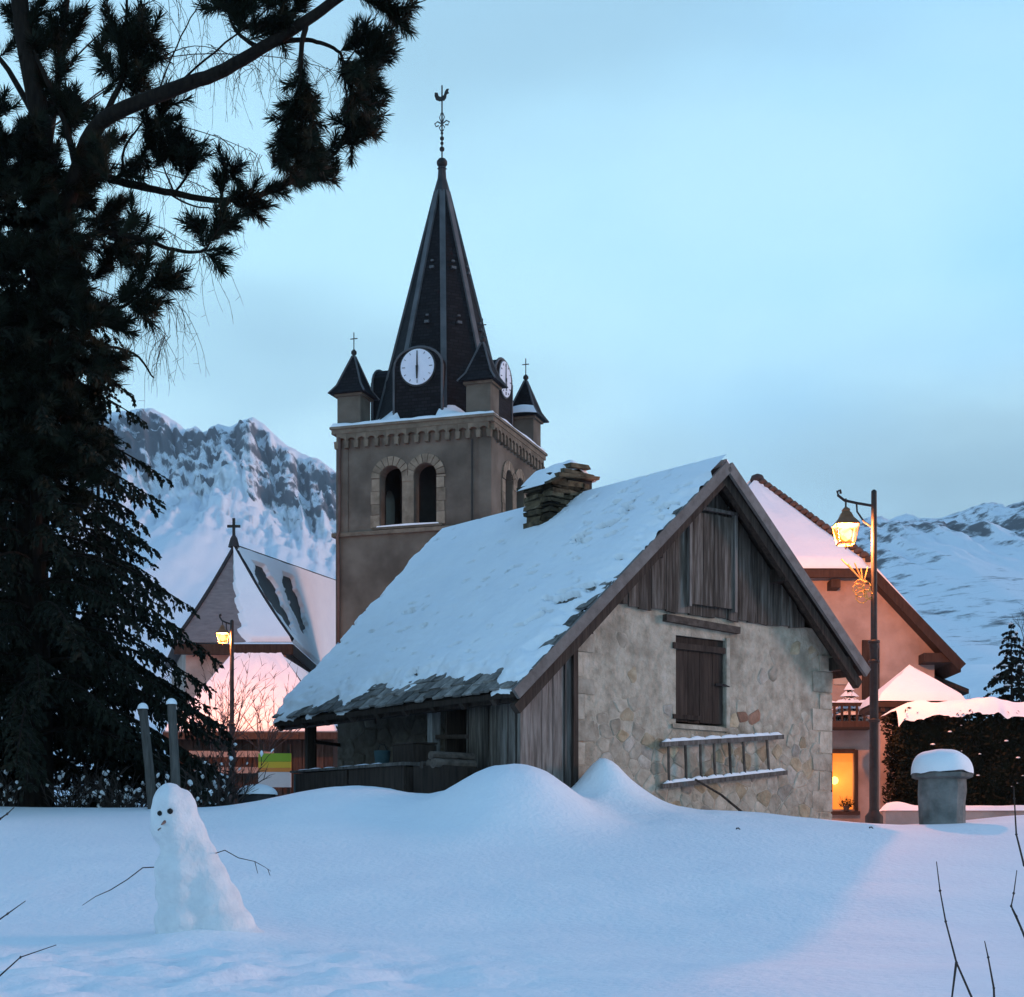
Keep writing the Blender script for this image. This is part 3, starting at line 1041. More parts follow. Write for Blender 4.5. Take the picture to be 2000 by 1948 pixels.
# ladder hung on the gable wall
lad = empty('ladder', BARN_O, BARN_RZ, 'snow dusted wooden ladder hung sideways on the gable wall below the shutter', 'ladder')
A0, A1 = Vector((1.50, -0.09, 1.56)), Vector((3.83, -0.09, 1.77))
B0, B1 = Vector((1.52, -0.09, 1.02)), Vector((3.90, -0.09, 1.28))
for a, b in ((A0, A1), (B0, B1)):
    r_ = MB().beam(a, b, 0.05, 0.06).build('rail', M['grey_wood'], lad)
    q = MB()
    def lsn(s, c, a=a, b=b):
        p = a.lerp(b, 0.01 + 0.98 * s)
        w = 0.05 * (c - 0.5)
        h = 0.032 + (0.042 + 0.016 * fbm(s * 16, 1, 2, 2)) * math.sin(math.pi * c) ** 0.5 * min(1, min(s, 1 - s) * 30)
        if abs((s * 7.3) % 1 - 0.5) < 0.04: h -= 0.02
        return p + Vector((0, w, h))
    q.grid(lsn, 90, 6).build('snow', M['snow_lump'], r_, smooth=True, fix=False)
for s in (0.06, 0.19, 0.31, 0.42, 0.545, 0.66, 0.86):
    a, b = A0.lerp(A1, s), B0.lerp(B1, s - 0.005)
    MB().tube([a, a.lerp(b, 0.5) + Vector((rnd(-0.01, 0.01), 0, 0)), b], 0.020, 6).build('rung', M['beam_wood'], lad)
st = MB().tube([barn_pt(2.02, -0.2, 1.12), barn_pt(2.45, -0.25, 0.93), barn_pt(2.95, -0.3, 0.62)], [0.014, 0.016, 0.018], 6).build('stick', M['dark_wood'])
tag(st, 'thin dark stick leaning under the hung ladder', 'stick')

# trough, logs and bucket in front of the porch
random.seed(51)
tr = empty('trough', BARN_O, BARN_RZ, 'long low wooden trough with a dusting of snow under the barn eave', 'trough')
for y0, y1 in ((1.25, 2.5), (2.52, 3.8)):
    MB().box(-1.62, -1.58, y0, y1 - 0.01, 0.6, 1.24, 0.004).build('side_board', M['dark_wood'], tr)
MB().box(-1.10, -1.06, 1.25, 3.8, 0.6, 1.24).build('side_board', M['dark_wood'], tr)
MB().box(-1.62, -1.06, 3.8, 3.84, 0.6, 1.24).build('end_board', M['teal'], tr)
MB().box(-1.57, -1.11, 1.25, 1.29, 0.6, 1.22).build('end_board', M['dark_wood'], tr)
lid = MB().box(-1.66, -1.02, 1.22, 3.88, 1.245, 1.28, 0.01).build('lid', M['grey_wood'], tr)
q = MB()
q.grid(lambda a, c: (-1.64 + 0.6 * c, 1.9 + 1.96 * a, 1.278 + 0.03 * min(1, min(a, 1 - a) * 20) * min(1, min(c, 1 - c) * 6) * (0.6 + fbm(a * 9, c * 2, 3, 2))), 60, 8)
q.build('snow', M['snow_lump'], lid, smooth=True, fix=False)
lp = empty('log_pile', BARN_O, BARN_RZ, 'small pile of cut logs on a crate by the porch post', 'log pile')
MB().box(-1.55, -0.98, 0.52, 1.12, 0.6, 1.20, 0.02).build('crate', M['dark_wood'], lp)
for y, z, r_ in ((1.33, 1.24, 0.055), (1.45, 1.24, 0.06), (1.57, 1.24, 0.055), (1.68, 1.23, 0.045), (1.39, 1.335, 0.05), (1.51, 1.34, 0.05)):
    MB().tube([(-1.58 + rnd(-0.05, 0.05), y - 0.73, z), (-1.02 + rnd(-0.04, 0.04), y - 0.73 + rnd(-0.02, 0.02), z)], [r_, r_ * 0.95], 9).build('log', M['beam_wood'], lp)
bk = empty('bucket', BARN_O, BARN_RZ, 'small teal bucket standing on the trough lid', 'bucket')
MB().lathe([(0.09, 0), (0.11, 0.2), (0.115, 0.2), (0.1, 0.19)], (-1.22, 2.3, 1.29), 14).build('body', M['teal'], bk, True)
MB().tube([(-1.22, 2.19, 1.49), (-1.22, 2.25, 1.57), (-1.22, 2.35, 1.57), (-1.22, 2.41, 1.49)], 0.006, 5).build('handle', M['iron'], bk)
bx = empty('wooden_box', BARN_O, BARN_RZ, 'dark wooden box standing on the trough lid beside the logs', 'box')
for a in ((-1.40, -1.36, 1.35, 1.8), (-1.08, -1.04, 1.35, 1.8)):
    MB().box(a[0], a[1], a[2], a[3], 1.29, 1.52, 0.004).build('panel', M['dark_wood'], bx)
for a in ((1.35, 1.39), (1.76, 1.8)):
    MB().box(-1.36, -1.08, a[0], a[1], 1.29, 1.52, 0.004).build('panel', M['dark_wood'], bx)
MB().box(-1.41, -1.03, 1.34, 1.81, 1.525, 1.55, 0.004).build('lid', M['dark_wood'], bx)

# ------------------------------------------------------------------ church tower
TH = 2.70
tw = empty('church_tower', (-2.42, 58.41, 0), math.atan2(-0.316, 0.9487), 'rendered church bell tower with dark slate spire, clocks and four corner turrets', 'church tower')
faces = [lambda a, b, d: (a, -TH + d, b), lambda a, b, d: (TH - d, a, b), lambda a, b, d: (-a, TH - d, b), lambda a, b, d: (-TH + d, -a, b)]
def arch(cx, w, z0, zs, n=10):
    r_ = w / 2
    return [(cx - r_, z0), (cx + r_, z0)] + [(cx + r_ * math.cos(math.pi * k / n), zs + r_ * math.sin(math.pi * k / n)) for k in range(n + 1)]
Z0, Z1, ZC = 10.98, 13.95, 14.42
# lower shaft
MB().box(-TH - 0.06, TH + 0.06, -TH - 0.06, TH + 0.06, -0.5, Z0).build('lower_shaft', M['render'], tw)
MB().box(-TH - 0.17, TH + 0.17, -TH - 0.17, TH + 0.17, Z0, Z0 + 0.13).build('string_course', M['dressed_dark'], tw)
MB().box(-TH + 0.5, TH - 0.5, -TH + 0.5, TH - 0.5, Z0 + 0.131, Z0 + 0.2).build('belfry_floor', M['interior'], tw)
MB().box(-1.1, 1.1, -1.1, 1.1, Z0 + 0.2, Z1).build('dark_fill', M['interior'], tw)  # plain dark box added so the belfry openings look black
for fi, mp_ in enumerate(faces):
    c0, c1 = ((-0.78, 0.44) if fi != 1 else (-0.86, 0.36))
    holes = [arch(c0, 0.80, 11.22, 12.86), arch(c1, 0.80, 11.22, 12.86)]
    lo = -TH if fi in (0, 2) else -TH + 0.45
    hi = -lo
    w_ = MB().panel([(lo, Z0 + 0.13), (hi, Z0 + 0.13), (hi, Z1 + 0.45), (lo, Z1 + 0.45)], holes, mp_, 0.0, 0.45).build('belfry_wall', M['render'], tw)
    if fi > 1:
        continue
    # dressed surround: jambs and voussoirs
    for cc in (c0, c1):
        for k in range(9):
            a0, a1 = math.pi * k / 9 + 0.02, math.pi * (k + 1) / 9 - 0.02
            pr = []
            for rr_ in (0.405, 0.70):
                for t in ((a0, (a0 + a1) / 2, a1) if rr_ < 0.5 else (a1, (a0 + a1) / 2, a0)):
                    xx, zz = cc + rr_ * math.cos(t), 12.86 + rr_ * math.sin(t)
                    mid = (c0 + c1) / 2
                    if cc == c0: xx = min(xx, mid - 0.01)
                    else: xx = max(xx, mid + 0.01)
                    pr.append((xx, zz))
            MB().prism(pr, mp_, -0.05 - rnd(0, 0.01), 0.02).build('voussoir', M['dressed'], w_)
    for xa, xb in ((c0 - 0.70, c0 - 0.405), (c1 + 0.405, c1 + 0.70)):
        zz = 11.22
        while zz < 12.84:
            h = min(rnd(0.34, 0.46), 12.85 - zz)
            e = rnd(-0.03, 0.03)
            MB().prism([(xa + (e if xa < 0 else 0), zz), (xb + (e if xa > 0 else 0), zz), (xb + (e if xa > 0 else 0), zz + h - 0.015), (xa + (e if xa < 0 else 0), zz + h - 0.015)], mp_, -0.045, 0.02).build('jamb_stone', M['dressed'], w_)
            zz += h
    mid = (c0 + c1) / 2
    MB().prism([(mid - 0.20, 12.70), (mid + 0.20, 12.70), (mid + 0.20, 12.88), (mid - 0.20, 12.88)], mp_, -0.055, 0.2).build('capital', M['dressed'], w_)
    MB().prism([(mid - 0.205, 11.22), (mid + 0.205, 11.22), (mid + 0.205, 12.70), (mid - 0.205, 12.70)], mp_, -0.03, 0.2).build('mullion', M['dressed'], w_)
    MB().prism([(c0 - 0.62, 11.14), (c1 + 0.62, 11.14), (c1 + 0.62, 11.22), (c0 - 0.62, 11.22)], mp_, -0.12, 0.1).build('sill', M['dressed_dark'], w_)
    sn_ = MB()
    sn_.prism([(c0 - 0.5, 11.222), (c1 + 0.5, 11.222), (c1 + 0.48, 11.26), (mid, 11.285), (c0 - 0.46, 11.26)], mp_, -0.11, 0.06)
    sn_.build('snow', M['snow_lump'], w_)
    # corner strips
    for s in (-1, 1):
        xa, xb = (TH - 0.38, TH + 0.05) if s > 0 else (-TH - 0.05, -TH + 0.38)
        if fi == 1: xa, xb = xa - (0.0 if s > 0 else -0.05), xb
        MB().prism([(xa, Z0 + 0.13), (xb, Z0 + 0.13), (xb, Z1), (xa, Z1)], mp_, -0.05 - 0.004 * fi, 0.0).build('corner_strip', M['render'], w_)
    # corbel table
    n = 15
    step = 2 * TH / n
    for k in range(n + 1):
        xx = -TH + k * step
        xa, xb = xx - 0.085, xx + 0.085
        if fi == 1 and k == 0: continue
        MB().prism([(xa + 0.02, Z1 - 0.02), (xb - 0.02, Z1 - 0.02), (xb, Z1 + 0.22), (xa, Z1 + 0.22)], mp_, -0.16 - rnd(0, 0.01), 0.0).build('corbel', M['dressed_dark'], w_)
    for k in range(n):
        xx = -TH + (k + 0.5) * step
        r_ = step / 2 - 0.04
        pr = [(xx - step / 2 + 0.002, Z1 + 0.22), (xx - r_, Z1 + 0.22)] + [(xx - r_ * math.cos(math.pi * t / 6), Z1 + 0.22 + 0.8 * r_ * math.sin(math.pi * t / 6)) for t in range(1, 6)] + [(xx + r_, Z1 + 0.22), (xx + step / 2 - 0.002, Z1 + 0.22), (xx + step / 2 - 0.002, ZC), (xx - step / 2 + 0.002, ZC)]
        MB().prism(pr, mp_, -0.15, 0.0).build('corbel_arch', M['dressed_dark'], w_)
MB().box(-TH - 0.17, TH + 0.17, -TH - 0.17, TH + 0.17, ZC, ZC + 0.16).build('cornice', M['dressed_dark'], tw)
MB().box(-TH - 0.22, TH + 0.22, -TH - 0.22, TH + 0.22, ZC + 0.16, ZC + 0.24).build('cornice', M['dressed_dark'], tw)
ZT = ZC + 0.24
# snow on the cornice and skirt roof
q = MB()
def sk(a, c):      # a around the square, c inwards
    side = int(a * 4) % 4
    t = (a * 4) % 1
    e = TH + 0.20 - c * 1.10
    base = [(-1, -1), (1, -1), (1, 1), (-1, 1)][side]
    nxt = [(1, -1), (1, 1), (-1, 1), (-1, -1)][side]
    xx = (base[0] + (nxt[0] - base[0]) * t) * e
    yy = (base[1] + (nxt[1] - base[1]) * t) * e
    tt = abs((t - 0.5) * 2 * e)
    h = 0.11 + 0.05 * fbm(xx * 1.3, yy * 1.3, 1, 3)
    if tt > 0.70:
        h += max(0.0, c - 0.25) * 1.0 * max(0.0, 1 - (tt - 0.85) / 1.1)
    if c == 0: h = -0.01
    return (xx, yy, ZT + h)
q.grid(sk, 96, 18)
q.build('skirt_snow', M['roof_snow'], tw, smooth=True, fix=False)
# spire
spire = empty('spire', (0, 0, 0))
spire.parent = tw
A8 = [R(22.5 + 45 * k) for k in range(8)]
RB, RTOP, ZB, ZTOP = 2.34, 0.25, 15.0, 23.25
q = MB()
for r_, z in ((RB, ZB), (RTOP, ZTOP)):
    for t in A8:
        q.v.append((r_ * math.cos(t), r_ * math.sin(t), z))
for k in range(8):
    q.f.append((k, (k + 1) % 8, 8 + (k + 1) % 8, 8 + k))
q.f.append(tuple(range(8, 16)))
q.build('slate_faces', M['slate'], spire)
for t in A8:
    MB().beam((RB * math.cos(t), RB * math.sin(t), ZB), (RTOP * math.cos(t), RTOP * math.sin(t), ZTOP), 0.20, 0.07, up=(math.cos(t), math.sin(t), 0)).build('hip_rib', M['zinc'], spire)
MB().lathe([(0.31, 0), (0.27, 0.12), (0.15, 0.55), (0.13, 0.85), (0.17, 0.87), (0.11, 0.95)], (0, 0, ZTOP - 0.05), 8, R(22.5)).build('spire_cap', M['dark_slate'], spire)
sph = [(0.02, -0.18), (0.12, -0.14), (0.185, -0.05), (0.185, 0.05), (0.12, 0.14), (0.02, 0.18)]
fin = empty('finial', (0, 0, 0))
fin.parent = spire
MB().lathe(sph, (0, 0, 24.27), 12).build('ball', M['iron'], fin, True)
MB().tube([(0, 0, 24.3), (0, 0, 26.95)], 0.028, 6).build('rod', M['iron'], fin)
for z, r_ in ((24.75, 0.09), (24.95, 0.06), (25.12, 0.075), (25.3, 0.05)):
    MB().lathe([(a * r_ / 0.185, b * r_ / 0.185) for a, b in sph], (0, 0, z), 8).build('knob', M['iron'], fin, True)
xz = lambda a, b, d: (a, d, b)
q = MB()
for s in (-1, 1):
    q.tube([(0, 0, 25.62), (s * 0.16, 0, 25.72), (s * 0.27, 0, 25.66), (s * 0.22, 0, 25.56), (s * 0.12, 0, 25.58)], 0.025, 5)
    q.tube([(0, 0, 25.62), (s * 0.10, 0, 25.50), (s * 0.05, 0, 25.40), (0, 0, 25.35)], 0.02, 5)
    q.tube([(0, 0, 25.62), (s * 0.09, 0, 25.85), (s * 0.03, 0, 26.0)], 0.02, 5)
q.build('iron_cross', M['zinc'], fin)
cock = [(-0.27, 26.62), (-0.22, 26.48), (-0.10, 26.42), (0.08, 26.42), (0.15, 26.50), (0.17, 26.62), (0.26, 26.66), (0.22, 26.72), (0.25, 26.80), (0.17, 26.80), (0.11, 26.72), (0.07, 26.60), (-0.05, 26.56), (-0.12, 26.60), (-0.16, 26.72), (-0.26, 26.74)]
MB().prism(cock, xz, -0.02, 0.02).build('weathercock', M['iron'], fin)
for t in (R(-90), R(-45), R(0)):
    for z, o_ in ((18.35, 0), (20.35, 0), (16.2, 0.25)):
        rr_ = (RB + (RTOP - RB) * (z - ZB) / (ZTOP - ZB)) * math.cos(R(22.5))
        if t != R(-45) and z < 17: continue
        c = Vector((math.cos(t), math.sin(t), 0))
        p = c * (rr_ + 0.03) + Vector((0, 0, z)) + Vector((-c.y, c.x, 0)) * o_
        q = MB()
        q.beam(p - c * 0.05, p + c * 0.08, 0.16, 0.09)
        q.beam(p - c * 0.05 + Vector((0, 0, 0.24)), p + c * 0.02 + Vector((0, 0, 0.24)), 0.10, 0.06)
        q.build('roof_hook', M['zinc'], spire)
# clock dormers
for fi in range(4):
    dm = empty('clock_dormer', (0, 0, 0), R(90) * fi)
    dm.parent = tw
    prof = [(-0.83, 14.75), (0.83, 14.75), (0.83, 16.62)] + [(0.83 * math.cos(math.pi * t / 10), 16.62 + 0.62 * math.sin(math.pi * t / 10)) for t in range(1, 10)] + [(-0.83, 16.62)]
    MB().prism(prof, xz, -2.25, -0.9).build('dormer_body', M['slate'], dm)
    for s in (-1, 1):
        MB().box(s * 0.86 - 0.035, s * 0.86 + 0.035, -2.29, -2.2, 14.78, 16.62).build('edge_strip', M['zinc'], dm)
    q = MB()
    q.tube([(0.86 * math.cos(math.pi * t / 12), -2.24, 16.62 + 0.64 * math.sin(math.pi * t / 12)) for t in range(13)], 0.045, 6)
    q.build('edge_moulding', M['zinc'], dm)
    cl = empty('clock', (0, 0, 0))
    cl.parent = dm
    def disc(r_, y0, y1, mat, nm, zc=16.58):
        MB().prism([(r_ * math.cos(2 * math.pi * t / 40), zc + r_ * math.sin(2 * math.pi * t / 40)) for t in range(40)], xz, y0, y1).build(nm, mat, cl)
    disc(0.645, -2.30, -2.24, M['clock_rim'], 'rim')
    disc(0.595, -2.325, -2.28, M['clock'], 'dial')
    for h in range(12):
        t = R(30 * h)
        a, b = (0.43, 0.54) if h % 3 == 0 else (0.47, 0.54)
        d = Vector((math.sin(t), 0, math.cos(t)))
        MB().beam(Vector((0, -2.332, 16.58)) + d * a, Vector((0, -2.332, 16.58)) + d * b, 0.012, 0.045 if h % 3 == 0 else 0.03, up=(0, 1, 0)).build('hour_mark', M['zinc'], cl)
    MB().prism([(-0.030, 16.50), (0.030, 16.50), (0.014, 17.10), (-0.014, 17.10)], xz, -2.352, -2.34).build('minute_hand', M['iron'], cl)
    MB().prism([(-0.022, 16.18), (0.022, 16.18), (0.045, 16.62), (-0.045, 16.62)], xz, -2.366, -2.354).build('hour_hand', M['iron'], cl)
# turrets
tc_ = TH - 0.40
for sx, sy in ((-1, -1), (1, -1), (1, 1), (-1, 1)):
    tr_ = empty('turret', (sx * tc_, sy * tc_, 0))
    tr_.parent = tw
    MB().box(-0.42, 0.42, -0.42, 0.42, ZT - 0.02, 15.76).build('turret_wall', M['render'], tr_)
    MB().box(-0.50, 0.50, -0.50, 0.50, 15.70, 15.78).build('turret_cornice', M['dressed_dark'], tr_)
    q = MB()
    q.lathe([(0.92, 0.0), (0.62, 0.30), (0.06, 1.36)], (0, 0, 15.78), 4, R(45))
    q.build('turret_roof', M['slate'], tr_)
    for t in range(4):
        a = R(45 + 90 * t)
        MB().tube([(0.92 * math.cos(a), 0.92 * math.sin(a), 15.79), (0.62 * math.cos(a), 0.62 * math.sin(a), 16.09), (0.06 * math.cos(a), 0.06 * math.sin(a), 17.15)], 0.035, 5).build('hip_rib', M['zinc'], tr_)
    MB().lathe([(0.07, 0), (0.05, 0.1), (0.10, 0.16), (0.10, 0.22), (0.03, 0.3)], (0, 0, 17.08), 8).build('knob', M['iron'], tr_, True)
    q = MB()
    q.tube([(0, 0, 17.35), (0, 0, 17.95)], 0.018, 5)
    q.tube([(-0.13, 0, 17.74), (0.13, 0, 17.74)], 0.018, 5)
    q.build('cross', M['iron'], tr_)
    if (sx, sy) == (1, 1):
        q = MB()
        q.grid(lambda a, c: ((-0.62 + 1.24 * a) * (1 - 0.32 * c), -(0.66 - 0.21 * c) - 0.03 * math.sin(math.pi * c), 15.80 + 0.32 * c + 0.06 * math.sin(math.pi * a) + 0.02), 8, 4)
        q.build('snow', M['snow_lump'], tr_, smooth=True, fix=False)
MB().tube([(-TH + 0.10, -TH - 0.12, 14.3), (-TH + 0.10, -TH - 0.14, 11.2), (-TH + 0.08, -TH - 0.26, 11.0), (-TH + 0.08, -TH - 0.16, 10.7), (-TH + 0.08, -TH - 0.13, 0.2)], 0.055, 8).build('downpipe', M['rust_pipe'], tw, True)
MB().box(TH - 0.62, TH - 0.58, -TH - 0.09, -TH - 0.062, 11.15, 13.9).build('lightning_cable', M['iron'], tw)

# ------------------------------------------------------------------ chapel with hipped roof
chp = empty('chapel', (0, 0, 0), 0, 'church choir with hipped snowy roof and iron cross behind the lit lamp', 'chapel')
EZ = 7.25
Lf, Rf = Vector((-11.0, 55, EZ)), Vector((-7.17, 55, EZ))
Rb = Vector((-7.0, 65.5, EZ))
Lb = Vector((-13.2, 63.5, EZ))
Pk, Qk = Vector((-9.45, 57.4, 10.75)), Vector((-6.6, 65.0, 10.75))
def hip(name, tri, mat, off=0.0, jag=None, n=26, parent=chp, cast=0.25):
    """tri: (top a, top b, bottom b, bottom a): a curved slope"""
    a, b, c, d = tri
    q = MB()
    def fn(s, t):
        top = a.lerp(b, s)
        bot = d.lerp(c, s)
        p = top.lerp(bot, t)
        p = p - Vector((0, 0, cast * math.sin(math.pi * t) * 0.5))
        nn = (b - a).cross(d - a) if (b - a).length > 0.01 else (c - a).cross(d - a)
        nn.normalize()
        if nn.z < 0: nn = -nn
        o_ = off(s, t) if callable(off) else off
        return p + nn * o_
    q.grid(fn, n, n)
    return q.build(name, mat, parent, smooth=True, fix=False)
e = 0.0001
hip('roof_slope', (Pk, Pk + Vector((0.001, 0, 0)), Rf, Lf), M['roof_slate'], 0.0)
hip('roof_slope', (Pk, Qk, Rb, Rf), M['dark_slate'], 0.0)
hip('roof_slope', (Qk, Pk, Lf, Lb), M['roof_slate'], 0.0)
def front_snow(s, t):
    edge = 0.44 + 0.14 * t + 0.05 * fbm(t * 5, 3, 1, 3) + 0.04 * ((t * 6) % 1)
    return 0.16 * min(1, max(-0.6, (s - edge) * 14)) * min(1, (1.005 - t) * 30)
hip('front_snow', (Pk, Pk + Vector((0.001, 0, 0)), Rf, Lf), M['roof_snow'], front_snow, n=70)
def side_snow(s, t):
    d_ = 0.14 + 0.02 * fbm(s * 6, t * 6, 2, 2)
    for c_, w_, t0, t1 in ((0.15, 0.115, 0.10, 0.84), (0.42, 0.085, 0.10, 0.74)):
        k_ = abs(s - c_ - 0.02 * (t - 0.4)) / (w_ * (0.45 + 0.55 * math.sin(math.pi * min(1, max(0, (t - t0) / (t1 - t0))))))
        k_ += 0.55 * fbm(s * 14, t * 9, c_ * 7, 3)
        if t0 < t < t1 and k_ < 1.2:
            d_ = min(d_, (k_ - 1.0) * 1.2)
    return max(d_, -0.08) * (1 if t < 0.995 else 0.0)
hip('side_snow', (Pk, Qk, Rb, Rf), M['roof_snow'], side_snow, n=110)
q = MB()
q.tube([Pk + Vector((0, 0, 0.1)), Qk + Vector((0, 0, 0.1))], 0.07, 6)
q.build('ridge', M['dark_slate'], chp)
q = MB()
q.tube([Pk.lerp(Rf, t) + Vector((0, 0, 0.14 - 0.125 * math.sin(math.pi * t))) for t in (0, .2, .4, .6, .8, 1.0)], 0.04, 5)
q.build('hip_rib', M['dark_slate'], chp)
q = MB()
q.tube([Pk.lerp(Lf, t) + Vector((0, 0, 0.05 - 0.125 * math.sin(math.pi * t))) for t in (0, .2, .4, .6, .8, 1.0)], 0.07, 5)
q.build('hip_rib', M['dark_slate'], chp)
# eaves boards and walls below
for a, b in ((Lf, Rf), (Rf, Rb)):
    d_ = (b - a).normalized()
    MB().beam(a + Vector((0, 0.05, -0.22)), b + Vector((0, 0.05, -0.22)), 0.08, 0.34).build('fascia', M['brown_wood'], chp)
MB().prism([(Lf.x + 0.3, Lf.y + 0.4), (Rf.x - 0.25, Rf.y + 0.4), (Rb.x - 0.25, Rb.y), (Lb.x + 0.4, Lb.y)], lambda a, b, d: (a, b, d), 0.0, EZ - 0.06).build('wall', M['pink_render'], chp)
cr = empty('cross', (0, 0, 0))
cr.parent = chp
cz = Pk + Vector((0, 0, 0.05))
MB().lathe([(0.20, 0), (0.12, 0.3), (0.06, 0.4)], cz, 8).build('base', M['dark_slate'], cr)
MB().box(cz.x - 0.045, cz.x + 0.045, cz.y - 0.05, cz.y + 0.05, cz.z + 0.35, cz.z + 0.98).build('upright', M['iron'], cr)
MB().box(cz.x - 0.22, cz.x + 0.22, cz.y - 0.045, cz.y + 0.045, cz.z + 0.67, cz.z + 0.75).build('arm', M['iron'], cr)

# annex (low roof in the lamp light)
anx = empty('annex', (0, 0, 0), 0, 'low annex with snow laden hipped roof glowing pink in the lamp light', 'annex')
aT0, aT1 = pt(452, 1283, 50.5), pt(552, 1283, 50.5)
aB0, aB1 = pt(318, 1428, 47), pt(662, 1428, 47)
aB0.z = aB1.z = 3.72
aT0.z = aT1.z = 6.2
hip('roof_slope', (aT0, aT1, aB1, aB0), M['dark_slate'], 0.0, parent=anx, cast=0.15)
hip('snow', (aT0, aT1, aB1, aB0), M['roof_snow'], lambda s, t: 0.16 + 0.03 * fbm(s * 9, t * 6, 2, 3) - (0.2 if t > 0.99 or s < 0.005 or s > 0.995 else 0), n=60, parent=anx, cast=0.15)
aR0, aR1 = aT1 + Vector((0.3, 5, 0)), aB1 + Vector((0.4, 7, 0))
hip('roof_slope', (aT1, aR0, aR1, aB1), M['roof_snow'], 0.05, parent=anx, cast=0.1)
aL0, aL1 = aT0 + Vector((-0.8, 5, 0)), aB0 + Vector((-0.6, 7, 0))
hip('roof_slope', (aL0, aT0, aB0, aL1), M['dark_slate'], 0.0, parent=anx, cast=0.1)
MB().beam(aB0 + Vector((0, 0, -0.12)), aB1 + Vector((0, 0, -0.12)), 0.08, 0.2).build('fascia', M['dark_wood'], anx)
random.seed(61)
x = aB0.x + 0.2
MB().box(aB0.x + 0.22, aB1.x - 0.22, 47.4, 52, 0.2, 3.6).build('wall', M['dark_wood'], anx)
while x < aB1.x - 0.2:
    w = rnd(0.22, 0.34)
    MB().box(x, x + w - 0.02, 47.33 + rnd(-0.01, 0.01), 47.39, 0.4, 3.58).build('board', M['dark_wood'], anx)
    x += w
m = MB()
m.box(aB0.x + 0.6, aB1.x - 1.8, 46.9, 46.98, 2.55, 2.72)
m.box(aB0.x + 0.6, aB1.x - 1.8, 46.9, 46.98, 3.0, 3.17)
m.build('rail', M['grey_wood'], anx)

# ------------------------------------------------------------------ street lamps
def street_lamp(name, base, height, label, power, scale=1.0, side=-1, reach=0.5, drop=0.32):
    t = empty(name, base, 0, label, 'street lamp', 'street lamps')
    h = height
    MB().lathe([(0.16, -0.3), (0.16, 0.05), (0.10, 0.12), (0.085, 0.2), (0.075, h * 0.52), (0.09, h * 0.525), (0.06, h * 0.55), (0.05, h - 0.05), (0.05, h), (0.02, h + 0.03)], (0, 0, 0), 14).build('post', M['iron'], t, True)
    for zc in (0.30, 0.48, 0.54):
        MB().lathe([(0.06, -0.04), (0.105, -0.02), (0.105, 0.02), (0.06, 0.04)], (0, 0, h * zc), 14).build('collar', M['iron'], t, True)
    zA = h - drop * 0.75
    q = MB()
    q.tube([(0, 0, zA - 0.02), (side * reach * 0.6, 0, zA + 0.03), (side * reach * 1.05, 0, zA + 0.08), (side * reach * 1.28, 0, zA + 0.17), (side * reach * 1.3, 0, zA + 0.24), (side * reach * 1.20, 0, zA + 0.26), (side * reach * 1.18, 0, zA + 0.20)], 0.024, 6)
    q.build('arm', M['iron'], t)
    MB().tube([(0, 0, zA - 0.42), (side * reach * 0.35, 0, zA - 0.30), (side * reach * 0.6, 0, zA - 0.12), (side * reach * 0.62, 0, zA + 0.03)], 0.016, 6).build('brace', M['iron'], t)
    ln = empty('lantern', (side * reach, 0, zA - 0.06 * scale))
    ln.scale = (0.84 * scale, 0.84 * scale, 0.86 * scale)
    ln.parent = t
    MB().tube([(0, 0, 0.20), (0, 0, -0.02)], 0.02, 6).build('hanger', M['iron'], ln)
    MB().lathe([(0.30, -0.36), (0.36, -0.36), (0.33, -0.31), (0.20, -0.20), (0.14, -0.10), (0.10, -0.07), (0.11, -0.03), (0.04, 0.02)], (0, 0, 0), 4, R(45)).build('cap', M['iron_warm'], ln)
    q = MB()
    q.lathe([(0.33, -0.37), (0.23, -0.72)], (0, 0, 0), 4, R(45))
    q.build('glass', M['lamp_glass'], ln)
    for k in range(4):
        a = R(45 + 90 * k)
        MB().tube([(0.34 * math.cos(a), 0.34 * math.sin(a), -0.36), (0.235 * math.cos(a), 0.235 * math.sin(a), -0.73)], 0.011, 5).build('frame_bar', M['iron_warm'], ln)
    q = MB()
    ring = [Vector((0.235 * math.cos(R(45 + 90 * k)), 0.235 * math.sin(R(45 + 90 * k)), -0.735)) for k in range(4)]
    for k in range(4):
        q.beam(ring[k], ring[(k + 1) % 4], 0.02, 0.025)
    q.beam(ring[0], ring[2], 0.012, 0.012)
    q.beam(ring[1], ring[3], 0.012, 0.012)
    q.build('bottom_frame', M['iron_warm'], ln)
    MB().lathe([(0.01, -0.85), (0.03, -0.80), (0.03, -0.76)], (0, 0, 0), 8).build('drop_knob', M['iron_warm'], ln)
    MB().lathe([(0.01, -0.68), (0.09, -0.63), (0.125, -0.55), (0.12, -0.46), (0.05, -0.39)], (0, 0, 0), 10).build('bulb', M['bulb'], ln, True)
    L_ = bpy.data.lights.new('lantern_light', 'POINT')
    L_.energy = power
    L_.color = (1.0, 0.28, 0.08)
    L_.shadow_soft_size = 0.10
    lo_ = bpy.data.objects.new('lantern_light', L_)
    COL.objects.link(lo_)
    lo_.parent = ln
    lo_.location = (0, 0, -0.54)
    return t
M['iron_warm'] = material('lamplit_iron', [(0.13, 0.065, 0.03), (0.22, 0.11, 0.055)], 6, rough=0.5, bump=0.1, metal=0.2)  # orange lamp glow on cap and frame put into the iron colour
lampR = pt(1707, 1600, 30)
zR = pt(1707, 960, 30).z
street_lamp('street_lamp', (lampR.x, 30, lampR.z), zR - lampR.z, 'tall black street lamp with lit lantern beside the pink house', 2600, reach=0.50)
lampL = pt(453, 1560, 45)
zL = pt(453, 1213, 45).z
